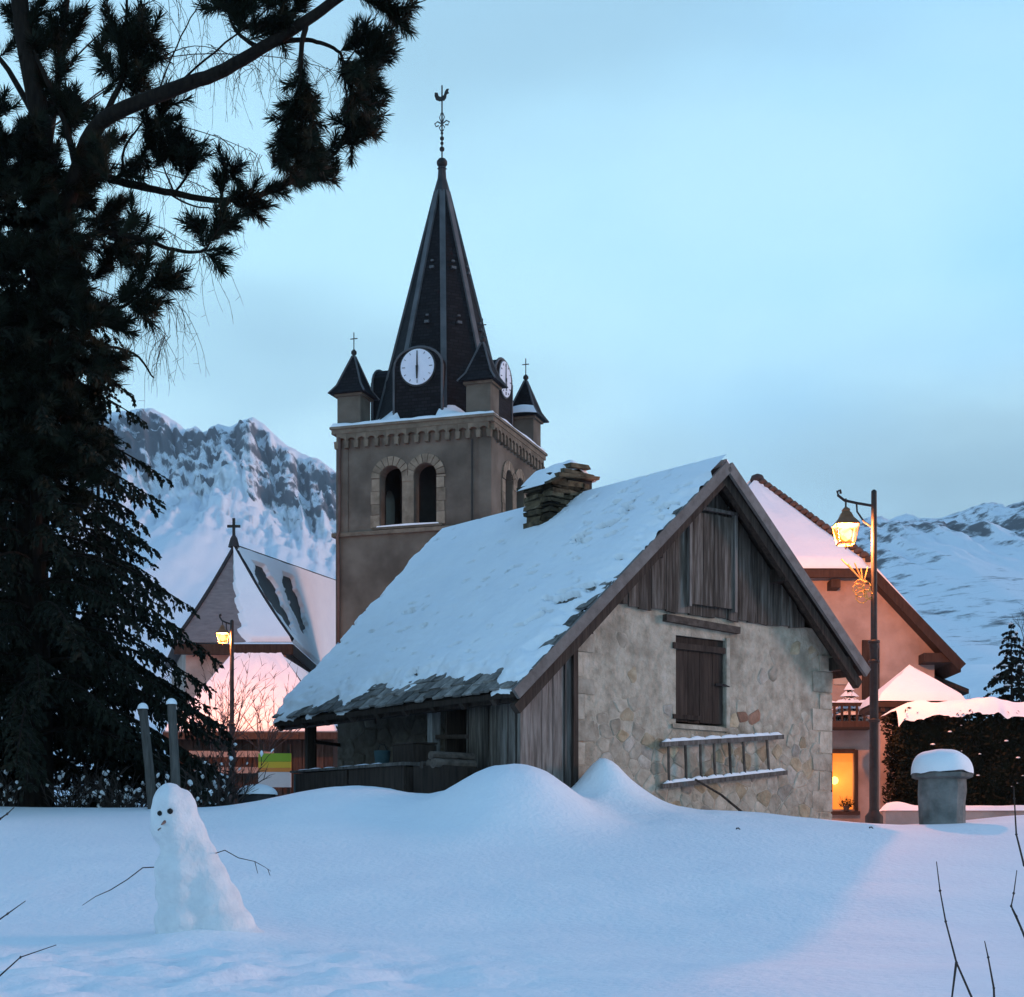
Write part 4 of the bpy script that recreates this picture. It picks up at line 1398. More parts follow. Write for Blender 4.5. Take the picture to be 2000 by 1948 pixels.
street_lamp('street_lamp', (lampL.x, 45, 0.5), zL - 0.5, 'distant lit street lamp in front of the church choir roof', 1500, 0.72, reach=0.25, drop=0.10)
# tinsel comet on the right lamp
ga = empty('light_decoration', (lampR.x, 30, 0), 0, 'golden wire comet decoration tied to the lamp post below the lantern', 'decoration')
random.seed(71)
star = pt(1690, 1140, 30) - Vector((lampR.x, 30, 0))
for k in range(5):
    tip = pt(1643 + k * 13, 1092 + k * 4 + (k % 2) * 6, 30) - Vector((lampR.x, 30, 0))
    midp = star.lerp(tip, 0.5) + Vector((0.05 - 0.02 * k, 0, -0.05))
    MB().tube([star, midp, tip], 0.013, 5).build('tail_wire', M['gold'], ga)
q = MB()
for k in range(7):
    c = star + Vector((rnd(-0.14, 0.10), rnd(-0.06, 0.06), rnd(-0.24, 0.06)))
    r_ = rnd(0.06, 0.11)
    q.tube([c + Vector((r_ * math.cos(t * 0.7), rnd(-0.02, 0.02), r_ * math.sin(t * 0.7))) for t in range(10)], 0.012, 5)
q.build('star_wire', M['gold'], ga)
MB().tube([star, Vector((0, 0, star.z - 0.02))], 0.012, 5).build('tie', M['iron'], ga)

# ------------------------------------------------------------------ pink house
hs = empty('pink_house', (0, 0, 0), 0, 'pink rendered house with half hipped snowy roof behind the barn', 'house')
HX, HY = 5.56, 37.0
HZ = 8.71
hk = 1.058
def hdeck(x): return HZ - hk * abs(x - HX)
hm = lambda a, b, d: (a, d, b)
wl_, wr_ = HX - 3.69, HX + 3.69
z_hip = 6.40
xh = (HZ - z_hip) / hk
win = [(7.0, 1.22), (7.52, 1.22), (7.52, 2.47), (7.0, 2.47)]
MB().panel([(wl_, -0.2), (wr_, -0.2), (wr_, hdeck(wr_) - 0.12), (HX + xh, z_hip - 0.1), (HX - xh, z_hip - 0.1), (wl_, hdeck(wl_) - 0.12)], [win], hm, HY, HY + 0.4).build('front_wall', M['pink_render'], hs)
MB().box(wl_, wl_ + 0.4, HY + 0.4, 48, -0.2, hdeck(wl_) - 0.12).build('side_wall', M['pink_render'], hs)
MB().box(wr_ - 0.4, wr_, HY + 0.4, 48, -0.2, hdeck(wr_) - 0.12).build('side_wall', M['pink_render'], hs)
apex = Vector((HX, 38.7, HZ))
hl, hr = Vector((HX - xh - 0.02, 36.5, z_hip)), Vector((HX + xh + 0.02, 36.5, z_hip))
xe = HX + 4.14
def slab(pts, th, mat, nm):
    q = MB()
    n = len(pts)
    for o_ in (0, -th):
        for p in pts: q.v.append((p[0], p[1], p[2] + o_))
    q.f.append(tuple(range(n)))
    q.f.append(tuple(n + i for i in reversed(range(n))))
    for i in range(n):
        j = (i + 1) % n
        q.f.append((i, j, n + j, n + i))
    return q.build(nm, mat, hs)
for s in (1, -1):
    X = lambda d: HX + s * d
    slab([(HX, apex.y, HZ), (X(xh + 0.02), 36.5, z_hip), (X(4.14), 36.5, hdeck(xe)), (X(4.14), 49, hdeck(xe)), (HX, 49, HZ)], 0.16, M['brown_wood'], 'roof_slope')
    slab([(X(0.02), apex.y + 0.1, HZ + 0.20), (X(xh + 0.02), 36.62, z_hip + 0.20), (X(4.08), 36.62, hdeck(xe) + 0.20), (X(4.08), 48.9, hdeck(xe) + 0.2), (X(0.02), 48.9, HZ + 0.20)], 0.18, M['roof_snow'], 'snow')
slab([tuple(hl), tuple(hr), tuple(apex)], 0.14, M['brown_wood'], 'half_hip')
q = MB()
q.grid(lambda a, c: hl.lerp(hr, a).lerp(apex, c) + Vector((0, -0.08, 0.12 + 0.03 * fbm(a * 5, c * 4, 3, 2))) * (1 if 0.01 < a < 0.99 and c > 0.01 else 0.1), 40, 24)
q.build('half_hip_snow', M['roof_snow'], hs, smooth=True, fix=False)
MB().beam(hl + Vector((-0.05, -0.05, -0.12)), hr + Vector((0.05, -0.05, -0.12)), 0.12, 0.16).build('gutter', M['brown_wood'], hs)
for t in np.linspace(0.02, 0.98, 22):
    p = apex.lerp(hr, t)
    MB().lathe([(0.10, -0.05), (0.11, 0.02), (0.05, 0.08)], (p.x + 0.02, p.y, p.z + 0.17), 7).build('hip_tile', M['tile'], hs, True)
MB().lathe([(0.13, 0), (0.17, 0.08), (0.13, 0.18), (0.03, 0.22)], (apex.x + 0.06, apex.y, HZ + 0.03), 8).build('ridge_cap', M['dark_slate'], hs, True)
MB().beam((HX + xh, 36.46, z_hip - 0.06), (xe + 0.02, 36.46, hdeck(xe) - 0.06), 0.05, 0.20).build('barge_board', M['brown_wood'], hs)
MB().box(8.9, 9.6, 36.5, 47, hdeck(9.25) - 0.42, hdeck(9.25) - 0.22).build('purlin', M['brown_wood'], hs)
MB().box(6.9, 7.1, 36.5, 47, 6.0, 6.18).build('purlin', M['brown_wood'], hs)
# timber lean-to on its right flank
random.seed(81)
y = 38.2
while y < 47:
    w = rnd(0.5, 0.7)
    MB().box(10.02, 10.08, y, y + w - 0.04, 0.3, 4.05).build('cladding_board', M['dark_wood'], hs)
    y += w
x = 9.26
while x < 10.0:
    w = rnd(0.16, 0.24)
    MB().box(x, min(x + w - 0.015, 10.01), 38.10 + rnd(-0.01, 0.01), 38.16, 0.3, 4.15 - (x - 9.26) * 0.35).build('cladding_board', M['dark_wood'], hs)
    x += w
slab([(9.2, 37.9, 4.38), (10.25, 37.9, 3.95), (10.25, 47.5, 3.95), (9.2, 47.5, 4.38)], 0.1, M['dark_wood'], 'lean_to_roof')
# shutter, balcony, window
MB().box(7.66, 8.03, HY - 0.07, HY - 0.003, 3.55, 4.92).build('shutter', M['dark_wood'], hs)
sw = empty('window', (0, 0, 0))
sw.parent = hs
MB().box(7.66 - 0.62, 7.66 - 0.10, HY - 0.04, HY - 0.003, 3.95, 4.30).build('pane', M['grey_render'], sw)
bal = empty('balcony', (0, 0, 0))
bal.parent = hs
MB().box(6.5, 7.78, HY - 0.9, HY - 0.003, 2.95, 3.08).build('floor', M['brown_wood'], bal)
MB().box(6.5, 7.78, HY - 0.9, HY - 0.84, 3.40, 3.47).build('rail', M['brown_wood'], bal)
for x in np.arange(6.55, 7.75, 0.16):
    MB().box(x, x + 0.05, HY - 0.89, HY - 0.85, 3.08, 3.40).build('baluster', M['brown_wood'], bal)
q = MB()
q.grid(lambda a, c: (6.5 + 1.28 * a, HY - 0.92 + 0.12 * c, 3.472 + 0.07 * math.sin(math.pi * c) * (0.7 + fbm(a * 8, 1, 1, 2))), 24, 4)
q.build('snow', M['snow_lump'], bal, smooth=True, fix=False)
lw = empty('window', (0, 0, 0))
lw.parent = hs
MB().box(6.99, 7.53, HY + 0.30, HY + 0.34, 1.2, 2.5).build('lit_curtain', M['lit_room'], lw)
for a in ((6.95, 7.01, 1.18, 2.52), (7.50, 7.57, 1.18, 2.52)):
    MB().box(a[0], a[1], HY - 0.05, HY + 0.06, a[2], a[3]).build('frame', M['brown_wood'], lw)
MB().box(7.01, 7.50, HY - 0.045, HY + 0.055, 2.45, 2.54).build('frame', M['brown_wood'], lw)
MB().box(6.92, 7.60, HY - 0.12, HY + 0.05, 1.10, 1.178).build('sill', M['brown_wood'], lw)
MB().lathe([(0.01, -0.09), (0.07, -0.06), (0.09, 0), (0.07, 0.06), (0.01, 0.09)], (7.09, HY + 0.15, 1.86), 12).build('bulb', M['bulb'], lw, True)
Lw = bpy.data.lights.new('window_light', 'POINT')
Lw.energy = 5
Lw.color = (1.0, 0.48, 0.15)
Lw.shadow_soft_size = 0.08
lo_ = bpy.data.objects.new('window_light', Lw)
COL.objects.link(lo_)
lo_.parent = lw
lo_.location = (7.16, HY + 0.02, 1.86)

def leaf_cloud(mb, c, rx, ry, rz, n, size, shell=0.55):
    for _ in range(n):
        d = Vector((random.gauss(0, 1), random.gauss(0, 1), random.gauss(0, 1))).normalized()
        k = shell + (1 - shell) * random.random()
        p = Vector(c) + Vector((d.x * rx, d.y * ry, d.z * rz)) * k
        a = Vector((random.gauss(0, 1), random.gauss(0, 1), random.gauss(0, 1))).normalized()
        b = a.cross(d)
        if b.length < 0.01: continue
        b.normalize()
        s = size * rnd(0.6, 1.4)
        mb.add([p - a * s, p + b * s * 0.45, p + a * s, p - b * s * 0.45], [(0, 1, 2, 3)])

random.seed(91)
wp = empty('window_plant', (7.3, HY - 0.1, 1.18), 0, 'small dark pot plant on the sill of the lit window', 'plant')
MB().lathe([(0.05, 0), (0.075, 0.12), (0.08, 0.12)], (0, 0, 0), 10).build('pot', M['tile'], wp)
q = MB()
for k in range(40):
    t = rnd(0, 6.28)
    p0 = Vector((rnd(-0.12, 0.12), rnd(-0.03, 0.03), 0.10))
    p1 = p0 + Vector((math.cos(t) * 0.10, math.sin(t) * 0.03, rnd(0.05, 0.25)))
    q.tube([p0, p1], [0.006, 0.002], 3)
leaf_cloud(q, (0, 0, 0.16), 0.2, 0.05, 0.10, 60, 0.03)
q.build('leaves', M['hedge'], wp, fix=False)
fb = empty('balcony_fir', (7.28, HY - 0.5, 3.08), 0, 'small snow covered fir on the house balcony', 'fir')
q = MB()
for k in range(8):
    leaf_cloud(q, (0, 0, 0.1 + k * 0.08), 0.40 - k * 0.045, 0.30 - k * 0.03, 0.07, 120, 0.035)
q.build('crown', M['hedge'], fb, fix=False)
MB().tube([(0, 0, 0), (0, 0, 0.6)], [0.03, 0.015], 6).build('trunk', M['bark'], fb)
q = MB()
for k in range(5):
    q.grid(lambda a, c, k=k: ((0.42 - k * 0.08) * c * math.cos(a * 6.283) * (1 + 0.25 * math.sin(a * 31 + k)), (0.32 - k * 0.06) * c * math.sin(a * 6.283), 0.30 + k * 0.14 - c * 0.16 + 0.03 * (1 - c)), 22, 4)
q.build('snow', M['snow_lump'], fb, smooth=True, fix=False)

# porch with pyramid roof
po = empty('porch', (0, 0, 0), 0, 'small porch with a pyramid roof of thick lamp lit snow', 'porch')
PA = Vector((8.05, 34.2, 3.92))
pc = [Vector((7.22, 33.3, 3.20)), Vector((8.95, 33.3, 3.20)), Vector((8.95, 35.2, 3.20)), Vector((7.22, 35.2, 3.20))]
m = MB()
m.add(pc + [PA] + [p + Vector((0, 0, -0.08)) for p in pc], [(0, 1, 4), (1, 2, 4), (2, 3, 4), (3, 0, 4), (8, 7, 6, 5), (0, 5, 6, 1), (1, 6, 7, 2), (2, 7, 8, 3), (3, 8, 5, 0)])
m.build('roof', M['brown_wood'], po)
for i in range(4):
    a, b = pc[i], pc[(i + 1) % 4]
    n_ = (b - a).cross(PA - a).normalized()
    q = MB()
    q.grid(lambda s, t, a=a, b=b: a.lerp(b, s).lerp(PA, t) + Vector((0, 0, (0.13 + 0.02 * fbm(s * 4, t * 3, i, 2)) * min(1, 0.3 + t * 8))), 16, 12)
    q.build('snow', M['roof_snow'], po, smooth=True, fix=False)
for x in np.arange(7.28, 8.9, 0.2):
    MB().box(x, x + 0.07, 33.32, 33.5, 3.03, 3.115).build('rafter_end', M['brown_wood'], po)
MB().box(7.25, 8.92, 33.4, 33.5, 2.86, 3.02).build('beam', M['brown_wood'], po)
MB().box(7.28, 7.75, 33.4, 33.9, 0.3, 2.85, 0.01).build('pillar', M['pink_render'], po)
MB().box(8.5, 8.9, 33.4, 33.9, 0.3, 2.85, 0.01).build('pillar', M['pink_render'], po)

# hedge
random.seed(101)
hg = empty('hedge', (0, 0, 0), 0, 'dark clipped evergreen hedge under thick pink lit snow', 'hedge')
HX0, HX1, HYa, HYb = 7.22, 13.5, 31.3, 32.7
q = MB()
q.box(HX0 + 0.18, HX1, HYa + 0.18, HYb - 0.15, 0.4, 2.70)
core = q.build('core', M['hedge'], hg)
q = MB()
for _ in range(15000):
    t = random.random()
    if t < 0.62:
        p = Vector((rnd(HX0, HX1), HYa + rnd(-0.06, 0.16), rnd(1.0, 2.86)))
        p.y += 0.10 * fbm(p.x * 1.6, p.z * 1.6, 2, 3)
    elif t < 0.82:
        p = Vector((HX0 + rnd(-0.05, 0.2), rnd(HYa, HYb), rnd(0.7, 2.84)))
        p.x += 0.14 * fbm(p.y * 1.6, p.z * 2.0, 2, 3)
    else:
        p = Vector((rnd(HX0, HX1), rnd(HYa, HYb), 2.80 + rnd(-0.1, 0.12)))
    a = Vector((random.gauss(0, 1), random.gauss(0, 1), random.gauss(0, 1))).normalized()
    b = a.orthogonal().normalized()
    s = rnd(0.025, 0.06)
    q.add([p - a * s, p + b * s * 0.5, p + a * s, p - b * s * 0.5], [(0, 1, 2, 3)])
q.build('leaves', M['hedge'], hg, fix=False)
q = MB()
def hsnow(a, c):
    x = HX0 - 0.08 + (HX1 - HX0) * a
    y = HYa - 0.10 + (HYb - HYa + 0.2) * c
    e = min(1, a * 14 + 0.05) ** 0.5
    top = 2.83 + e * (0.24 + 0.10 * fbm(x * 1.2, y * 1.2, 6, 3))
    if c < 0.12:
        dr = (0.12 - c) / 0.12
        top -= dr * (0.30 + 0.20 * fbm(x * 1.7, 3, 9, 4))
        y -= 0.03 * math.sin(dr * 3.14)
    return (x, y, top)
q.grid(hsnow, 150, 30)
q.build('snow', M['snow_lump'], hg, smooth=True, fix=False)
q = MB()
for _ in range(18):
    p = Vector((rnd(HX0 + 0.3, 10.4), HYa - 0.05, rnd(1.3, 2.6)))
    r_ = rnd(0.015, 0.055)
    q.lathe([(0.004, -r_ * 0.3), (r_, -r_ * 0.1), (r_ * 0.7, r_ * 0.25), (0.004, r_ * 0.4)], p, 6)
tag(q.build('snow_flecks', M['snow_lump'], hg, True), kind='stuff')
# low wall in front of the hedge
lwl = empty('low_wall', (0, 0, 0), 0, 'low garden wall capped with snow in front of the hedge', 'wall')
MB().box(6.72, 13.5, 30.4, 30.75, 0.1, 1.00, 0.01).build('wall_body', M['pink_render'], lwl)
q = MB()
def lws(a, c):
    x = 6.67 + 6.8 * a
    e = min(1, a * 60) ** 0.5
    h = 0.10 + 0.07 * math.exp(-((x - 6.95) / 0.24) ** 2) + 0.02 * fbm(x * 2, 1, 1, 2)
    return (x, 30.35 + 0.45 * c, 0.98 + e * h * math.sin(math.pi * c) ** 0.4 + 0.0)
q.grid(lws, 120, 8)
q.build('snow', M['snow_lump'], lwl, smooth=True, fix=False)

# gate pillar
random.seed(111)
gp = empty('gate_pillar', (5.50, 21.6, 0.0), 0, 'squat grey stone gate pillar with a round snow cap', 'pillar')
m = MB()
m.lathe([(0.285, 0.1), (0.29, 0.4), (0.295, 0.6), (0.30, 0.8), (0.31, 0.95), (0.305, 1.10)], (0, 0, 0), 16, R(22.5))
m.v = [(x * (1 + 0.05 * fbm(x * 4, z * 4, y * 4, 3)), y * (1 + 0.05 * fbm(x * 4, z * 4, y * 4, 3)), z) for x, y, z in m.v]
m.build('shaft', M['concrete'], gp)
MB().lathe([(0.34, 1.10), (0.385, 1.12), (0.39, 1.17), (0.35, 1.19)], (0, 0, 0), 8, R(22.5)).build('capstone', M['concrete'], gp)
q = MB()
q.grid(lambda a, c: (0.395 * math.sin(c * 1.5707) * math.cos(a * 6.2832) * (1 + 0.03 * math.sin(a * 12.6)), 0.395 * math.sin(c * 1.5707) * math.sin(a * 6.2832), 1.17 + 0.315 * (math.cos(c * 1.5707) ** 0.75) * (1 - 0.12 * math.cos(a * 6.2832) * c) + 0.035 * fbm(math.cos(a * 6.28) * c * 1.6, math.sin(a * 6.28) * c * 1.6, 3, 2)), 40, 16)
q.build('snow', M['snow_lump'], gp, smooth=True, fix=False)

# ------------------------------------------------------------------ snowman
SMY = 13.0
smx = (345 - 1000) / FPX * SMY
smz = (HOR - 1838) / FPX * SMY
sm = empty('snowman', (smx, SMY, smz), 0, 'leaning snowman with twig arms and two dark eyes in the snow field', 'snowman')
def sp_(u, v, dy=0.0):
    return Vector(((u - 345) / FPX * SMY, dy, (1838 - v) / FPX * SMY))
bmn = bmesh.new()
blobs = [((332, 1582), 0.150, 0.16, 0.215, 0.0), ((336, 1618), 0.170, 0.17, 0.16, -0.01), ((346, 1652), 0.135, 0.16, 0.16, 0.02), ((350, 1700), 0.20, 0.19, 0.19, 0.02), ((347, 1745), 0.18, 0.18, 0.18, 0.02), ((352, 1800), 0.205, 0.19, 0.19, 0.0), ((352, 1838), 0.21, 0.20, 0.12, 0.0),
         ((358, 1600), 0.11, 0.14, 0.24, 0.05), ((370, 1645), 0.135, 0.16, 0.24, 0.07), ((383, 1690), 0.165, 0.18, 0.24, 0.09), ((396, 1730), 0.195, 0.21, 0.24, 0.10), ((410, 1772), 0.235, 0.25, 0.24, 0.12), ((426, 1812), 0.265, 0.28, 0.20, 0.14), ((450, 1842), 0.29, 0.30, 0.15, 0.14)]
for (u, v), rx, ry, rz, dy in blobs:
    r_ = bmesh.ops.create_icosphere(bmn, subdivisions=3, radius=1.0)
    c = sp_(u, v, dy)
    for vv in r_['verts']:
        vv.co = Vector((vv.co.x * rx, vv.co.y * ry, vv.co.z * rz)) + c
me = bpy.data.meshes.new('body')
bmn.to_mesh(me)
bmn.free()
me.materials.append(M['packed_snow'])
tmp = put('body', me)
md = tmp.modifiers.new('r', 'REMESH')
md.mode = 'VOXEL'
md.voxel_size = 0.018
md = tmp.modifiers.new('s', 'SMOOTH')
md.iterations = 18
md.factor = 0.6
dg = bpy.context.evaluated_depsgraph_get()
dg.update()
me2 = bpy.data.meshes.new_from_object(tmp.evaluated_get(dg))
bpy.data.objects.remove(tmp, do_unlink=True)
me2.name = 'body'
for vv in me2.vertices:
    n_ = vv.normal
    vv.co += n_ * (0.009 * fbm(vv.co.x * 6, vv.co.y * 6, vv.co.z * 6, 4))
me2.polygons.foreach_set('use_smooth', [True] * len(me2.polygons))
if not me2.materials: me2.materials.append(M['packed_snow'])
body = put('body', me2, sm)
def on_body(u, v):
    """where the body's camera side surface is met"""
    p = sp_(u, v)
    ok, loc, nn, ix = body.ray_cast(Vector((p.x, -2, p.z)), Vector((0, 1, 0)))
    return loc if ok else Vector((p.x, -0.15, p.z))
bpy.context.view_layer.update()
for (u, v), r_ in (((320, 1590), 0.021), ((340, 1586), 0.023)):
    c = on_body(u, v)
    q = MB().lathe([(0.002, -r_), (r_ * 0.8, -r_ * 0.6), (r_, 0), (r_ * 0.8, r_ * 0.6), (0.002, r_)], c, 9)
    q.build('eye', M['coal'], sm)
c = on_body(328, 1610)
MB().tube([c + Vector((0.010, 0.01, 0.015)), c + Vector((-0.004, -0.05, -0.008))], [0.014, 0.006], 6).build('nose', M['pale_carrot'], sm)
c = on_body(320, 1620)
MB().tube([c + Vector((0.02, 0.0, 0.010)), c + Vector((0.0, -0.004, 0)), c + Vector((-0.012, -0.002, -0.012))], 0.005, 5).build('mouth', M['pale_carrot'], sm)
MB().tube([sp_(310, 1694, -0.17), sp_(290, 1695, -0.2), sp_(262, 1718, -0.24), sp_(230, 1738, -0.25), sp_(203, 1750, -0.26), sp_(178, 1767, -0.27)], [0.0045, 0.0045, 0.004, 0.004, 0.003, 0.002], 5).build('twig_arm', M['twig'], sm)
q = MB()
q.tube([sp_(415, 1668, 0.05), sp_(440, 1661, -0.02), sp_(468, 1676, -0.05), sp_(500, 1683, -0.06), sp_(520, 1694, -0.07), sp_(532, 1702, -0.08)], [0.004, 0.004, 0.0035, 0.003, 0.002, 0.0015], 5)
q.tube([sp_(500, 1683, -0.06), sp_(506, 1706, -0.07)], [0.003, 0.002], 4)
q.tube([sp_(525, 1697, -0.06), sp_(530, 1710, -0.07)], [0.003, 0.002], 4)
q.build('twig_arm', M['twig'], sm)

# ------------------------------------------------------------------ left: posts, sign, mound, shrubs
def cap_snow(parent, c, r_, h):
    q = MB()
    q.grid(lambda a, t: (c[0] + r_ * math.sin(t * 1.5707) * math.cos(a * 6.2832), c[1] + r_ * math.sin(t * 1.5707) * math.sin(a * 6.2832), c[2] + h * math.cos(t * 1.5707)), 16, 6)
    q.build('snow', M['snow_lump'], parent, smooth=True, fix=False)
for (u0, v0, u1, v1), lab in (((279, 1385, 300, 1545), 'leaning grey wooden post with snow cap, left one of the pair'), ((335, 1376, 345, 1545), 'upright grey wooden post with snow cap, right one of the pair')):
    a, b = pt(u1, v1, 20.5), pt(u0, v0, 20.5)
    a.z -= 0.4
    po_ = empty('wooden_post', a, 0, lab, 'post', 'pair of posts behind the snowman')
    q = MB()
    d = b - a
    q.tube([(0, 0, 0), d * 0.5 + Vector((0.01, 0, 0)), d], [0.060, 0.057, 0.054], 8)
    q.build('shaft', M['old_post'], po_)
    cap_snow(po_, d, 0.068, 0.075)
sg = empty('notice_board', (-4.2 * 30 / 30, 30, 0.4), 0, 'notice board with green, yellow and orange bands over a white panel', 'sign')
s0 = pt(537, 1500, 30)
for z0, z1, mt, nm in ((1472, 1488, 'sign_green', 'green_band'), (1488.4, 1500, 'sign_yellow', 'yellow_band'), (1500.4, 1508, 'sign_orange', 'orange_band'), (1508.4, 1538, 'sign_white', 'white_panel')):
    za, zb = pt(0, z1, 30).z - 0.4, pt(0, z0, 30).z - 0.4
    MB().box(s0.x - 0.29 + 4.2, s0.x + 0.29 + 4.2, -0.03, 0.0, za, zb).build(nm, M[mt], sg)
for s in (-0.24, 0.24):
    MB().box(s0.x + s + 4.2 - 0.03, s0.x + s + 4.2 + 0.03, 0.003, 0.06, -0.2, 1.75).build('leg', M['dark_wood'], sg)
mo = pt(502, 1545, 22)
mnd = empty('stone_trough', (mo.x, 22, mo.z - 0.12), 0, 'low dark stone block rounded over with snow right of the bare shrub', 'stone block')
MB().lathe([(0.24, -0.4), (0.25, 0.05), (0.22, 0.10)], (0, 0, 0), 9).build('block', M['dark_slate'], mnd)
cap_snow(mnd, (0, 0, 0.07), 0.27, 0.14)

def shrub(name, base, h, spread, n, label, snow_n, lean=0.0, grp='snowy shrubs left of the barn'):
    s = empty(name, base, 0, label, 'shrub', grp)
    q, sw_ = MB(), MB()
    for i in range(n):
        a = rnd(0, 6.28)
        p = Vector((rnd(-0.15, 0.15) * spread, rnd(-0.1, 0.1), -0.3))
        d = Vector((math.cos(a) * rnd(0.1, 0.6) * spread + lean, math.sin(a) * 0.4 * spread, rnd(0.6, 1.0))).normalized()
        L_ = h * rnd(0.55, 1.05)
        pts = [p.copy()]
        for k in range(6):
            d = (d + Vector((rnd(-0.2, 0.2), rnd(-0.2, 0.2), rnd(-0.12, 0.06)))).normalized()
            p = p + d * (L_ + 0.3) / 6
            pts.append(p.copy())
        q.tube(pts, [0.014 - 0.002 * k for k in range(7)], 4, False)
        for k in range(2, 7):
            for _ in range(2):
                dd = (d + Vector((rnd(-1, 1), rnd(-0.6, 0.6), rnd(-0.2, 0.8)))).normalized()
                e_ = pts[k] + dd * rnd(0.1, 0.3)
                q.tube([pts[k], pts[k].lerp(e_, 0.5) + Vector((0, 0, 0.02)), e_], [0.006, 0.005, 0.002], 3, False)
                if random.random() < snow_n * 0.22:
                    c = pts[k].lerp(e_, rnd(0.2, 0.9)) + Vector((0, 0, 0.015))
                    r_ = rnd(0.012, 0.036)
                    f_ = c + dd * rnd(0.02, 0.09)
                    sw_.tube([c, c.lerp(f_, 0.3) + Vector((0, 0, r_ * 0.5)), c.lerp(f_, 0.75) + Vector((0, 0, r_ * 0.3)), f_], [0.004, r_, r_ * 0.7, 0.003], 6, False)
    q.build('stems', M['twig'], s, fix=False)
    if sw_.v: tag(sw_.build('snow', M['snow_lump'], s, True, fix=False), kind='stuff')
random.seed(121)
for i, (u, v, Y, h, sp, n, lab, sn_n) in enumerate([
        (430, 1570, 21.5, 0.85, 0.8, 26, 'dark bare shrub speckled with snow between the posts and the notice board', 0.55),
        (360, 1572, 21.0, 0.30, 0.9, 18, 'low snowy shrub right behind the snowman head', 0.8),
        (240, 1575, 21.5, 0.45, 1.1, 26, 'low snowy shrub left of the leaning post', 0.7),
        (140, 1578, 22.0, 0.55, 1.2, 26, 'snow flecked shrub right of the dark tree trunk', 0.6),
        (15, 1578, 22.0, 0.6, 1.2, 26, 'snow flecked shrub left of the dark tree trunk', 0.6)]):
    b = pt(u, v, Y)
    shrub('bare_shrub', (b.x, Y, ground(b.x, Y)), h, sp, n, lab, sn_n)
shrub('bare_shrub', pt(430, 1445, 43), 2.4, 1.5, 40, 'thin bare bush standing before the glowing annex roof', 0.0)
shrub('bare_shrub', pt(520, 1445, 43), 1.9, 1.3, 26, 'thin bare bush before the right part of the annex roof', 0.0)
# dark leafy undergrowth behind the left shrubs
random.seed(131)
ug = empty('evergreen_bush', (-5.6, 23.5, 0.5), 0, 'dark evergreen undergrowth with bits of snow at the foot of the tall trees', 'bush')
q = MB()
for _ in range(34):
    leaf_cloud(q, (rnd(-2.6, 1.35), rnd(-0.5, 0.8), rnd(0.0, 0.9)), rnd(0.3, 0.55), rnd(0.3, 0.5), rnd(0.25, 0.5), 260, 0.055, 0.3)
q.build('leaves', M['hedge'], ug, fix=False)
q = MB()
for _ in range(46):
    c = Vector((rnd(-2.6, 1.5), rnd(-0.7, -0.1), rnd(0.0, 1.0)))
    r_ = rnd(0.02, 0.08)
    q.lathe([(0.004, -r_ * 0.3), (r_, -r_ * 0.1), (r_ * 0.8, r_ * 0.3), (0.004, r_ * 0.5)], c, 7)
tag(q.build('snow', M['snow_lump'], ug, True, fix=False), kind='stuff')

# ------------------------------------------------------------------ foreground weed stems
def stems(name, label, lines, Y):
    b = pt(lines[0][0][0], lines[0][0][1], Y)
    s = empty(name, b, 0, label, 'plant stems', 'dry stems in the foreground')
    for ln in lines:
        pts = [pt(u, v, Y) - b for u, v in ln]
        rr_ = [0.006 - 0.004 * i / (len(pts) - 1) for i in range(len(pts))]
        q = MB()
        q.tube(pts, rr_, 5)
        for i in range(1, len(pts) - 1):
            q.lathe([(0.001, -0.008), (0.007, 0), (0.001, 0.008)], pts[i], 5)
        q.build('stem', M['twig'], s)
stems('dry_stems', 'dark dry plant stem bending left near the lower right corner', [[(1925, 2060), (1903, 1960), (1868, 1880), (1847, 1800), (1836, 1740), (1829, 1683)], [(1945, 2060), (1941, 1930), (1930, 1870), (1923, 1838)], [(1868, 1880), (1858, 1960), (1850, 2060)]], 7.2)
stems('dry_stems', 'dark dry looping stem at the right picture edge', [[(2060, 2000), (2010, 1850), (1985, 1790), (1975, 1770), (1980, 1745), (1986, 1700)], [(2060, 1760), (2000, 1690), (1985, 1630), (1981, 1560), (1980, 1535)], [(2050, 1960), (1995, 1815), (1976, 1775)]], 7.4)
stems('dry_stems', 'thin bent dry stems at the lower left picture edge', [[(-120, 2020), (-10, 1915), (40, 1870), (110, 1846)], [(-120, 1900), (-20, 1810), (15, 1785), (50, 1760)], [(-60, 1660), (0, 1600), (14, 1590), (28, 1577)]], 8.4)

random.seed(135)
for (u, v, Y, lab) in ((1437, 1643, 18.6, 'tiny dark twig bit lying on the snow below the barn gable'), (1697, 1637, 19.6, 'tiny dark twig bit lying on the snow left of the gate pillar')):
    b = pt(u, v, Y)
    g_ = ground(b.x, Y)
    q = MB()
    q.tube([(b.x, Y, g_ - 0.01), (b.x + 0.01, Y, g_ + 0.012), (b.x + 0.03, Y - 0.01, g_ + 0.014), (b.x + 0.05, Y, g_ - 0.005)], [0.004, 0.009, 0.008, 0.004], 5)
    tag(q.build('twig_bit', M['twig']), lab, 'twig', 'twig bits on the snow')

# ------------------------------------------------------------------ trees
def smooth_path(pts, n=6):
    out = []
    P = [pts[0]] + list(pts) + [pts[-1]]
    for i in range(1, len(P) - 2):
        for k in range(n):
            t = k / n
            a, b, c, d = P[i - 1], P[i], P[i + 1], P[i + 2]
            out.append(0.5 * ((2 * b) + (c - a) * t + (2 * a - 5 * b + 4 * c - d) * t * t + (3 * b - a - 3 * c + d) * t ** 3))
    out.append(P[-2])
    return out

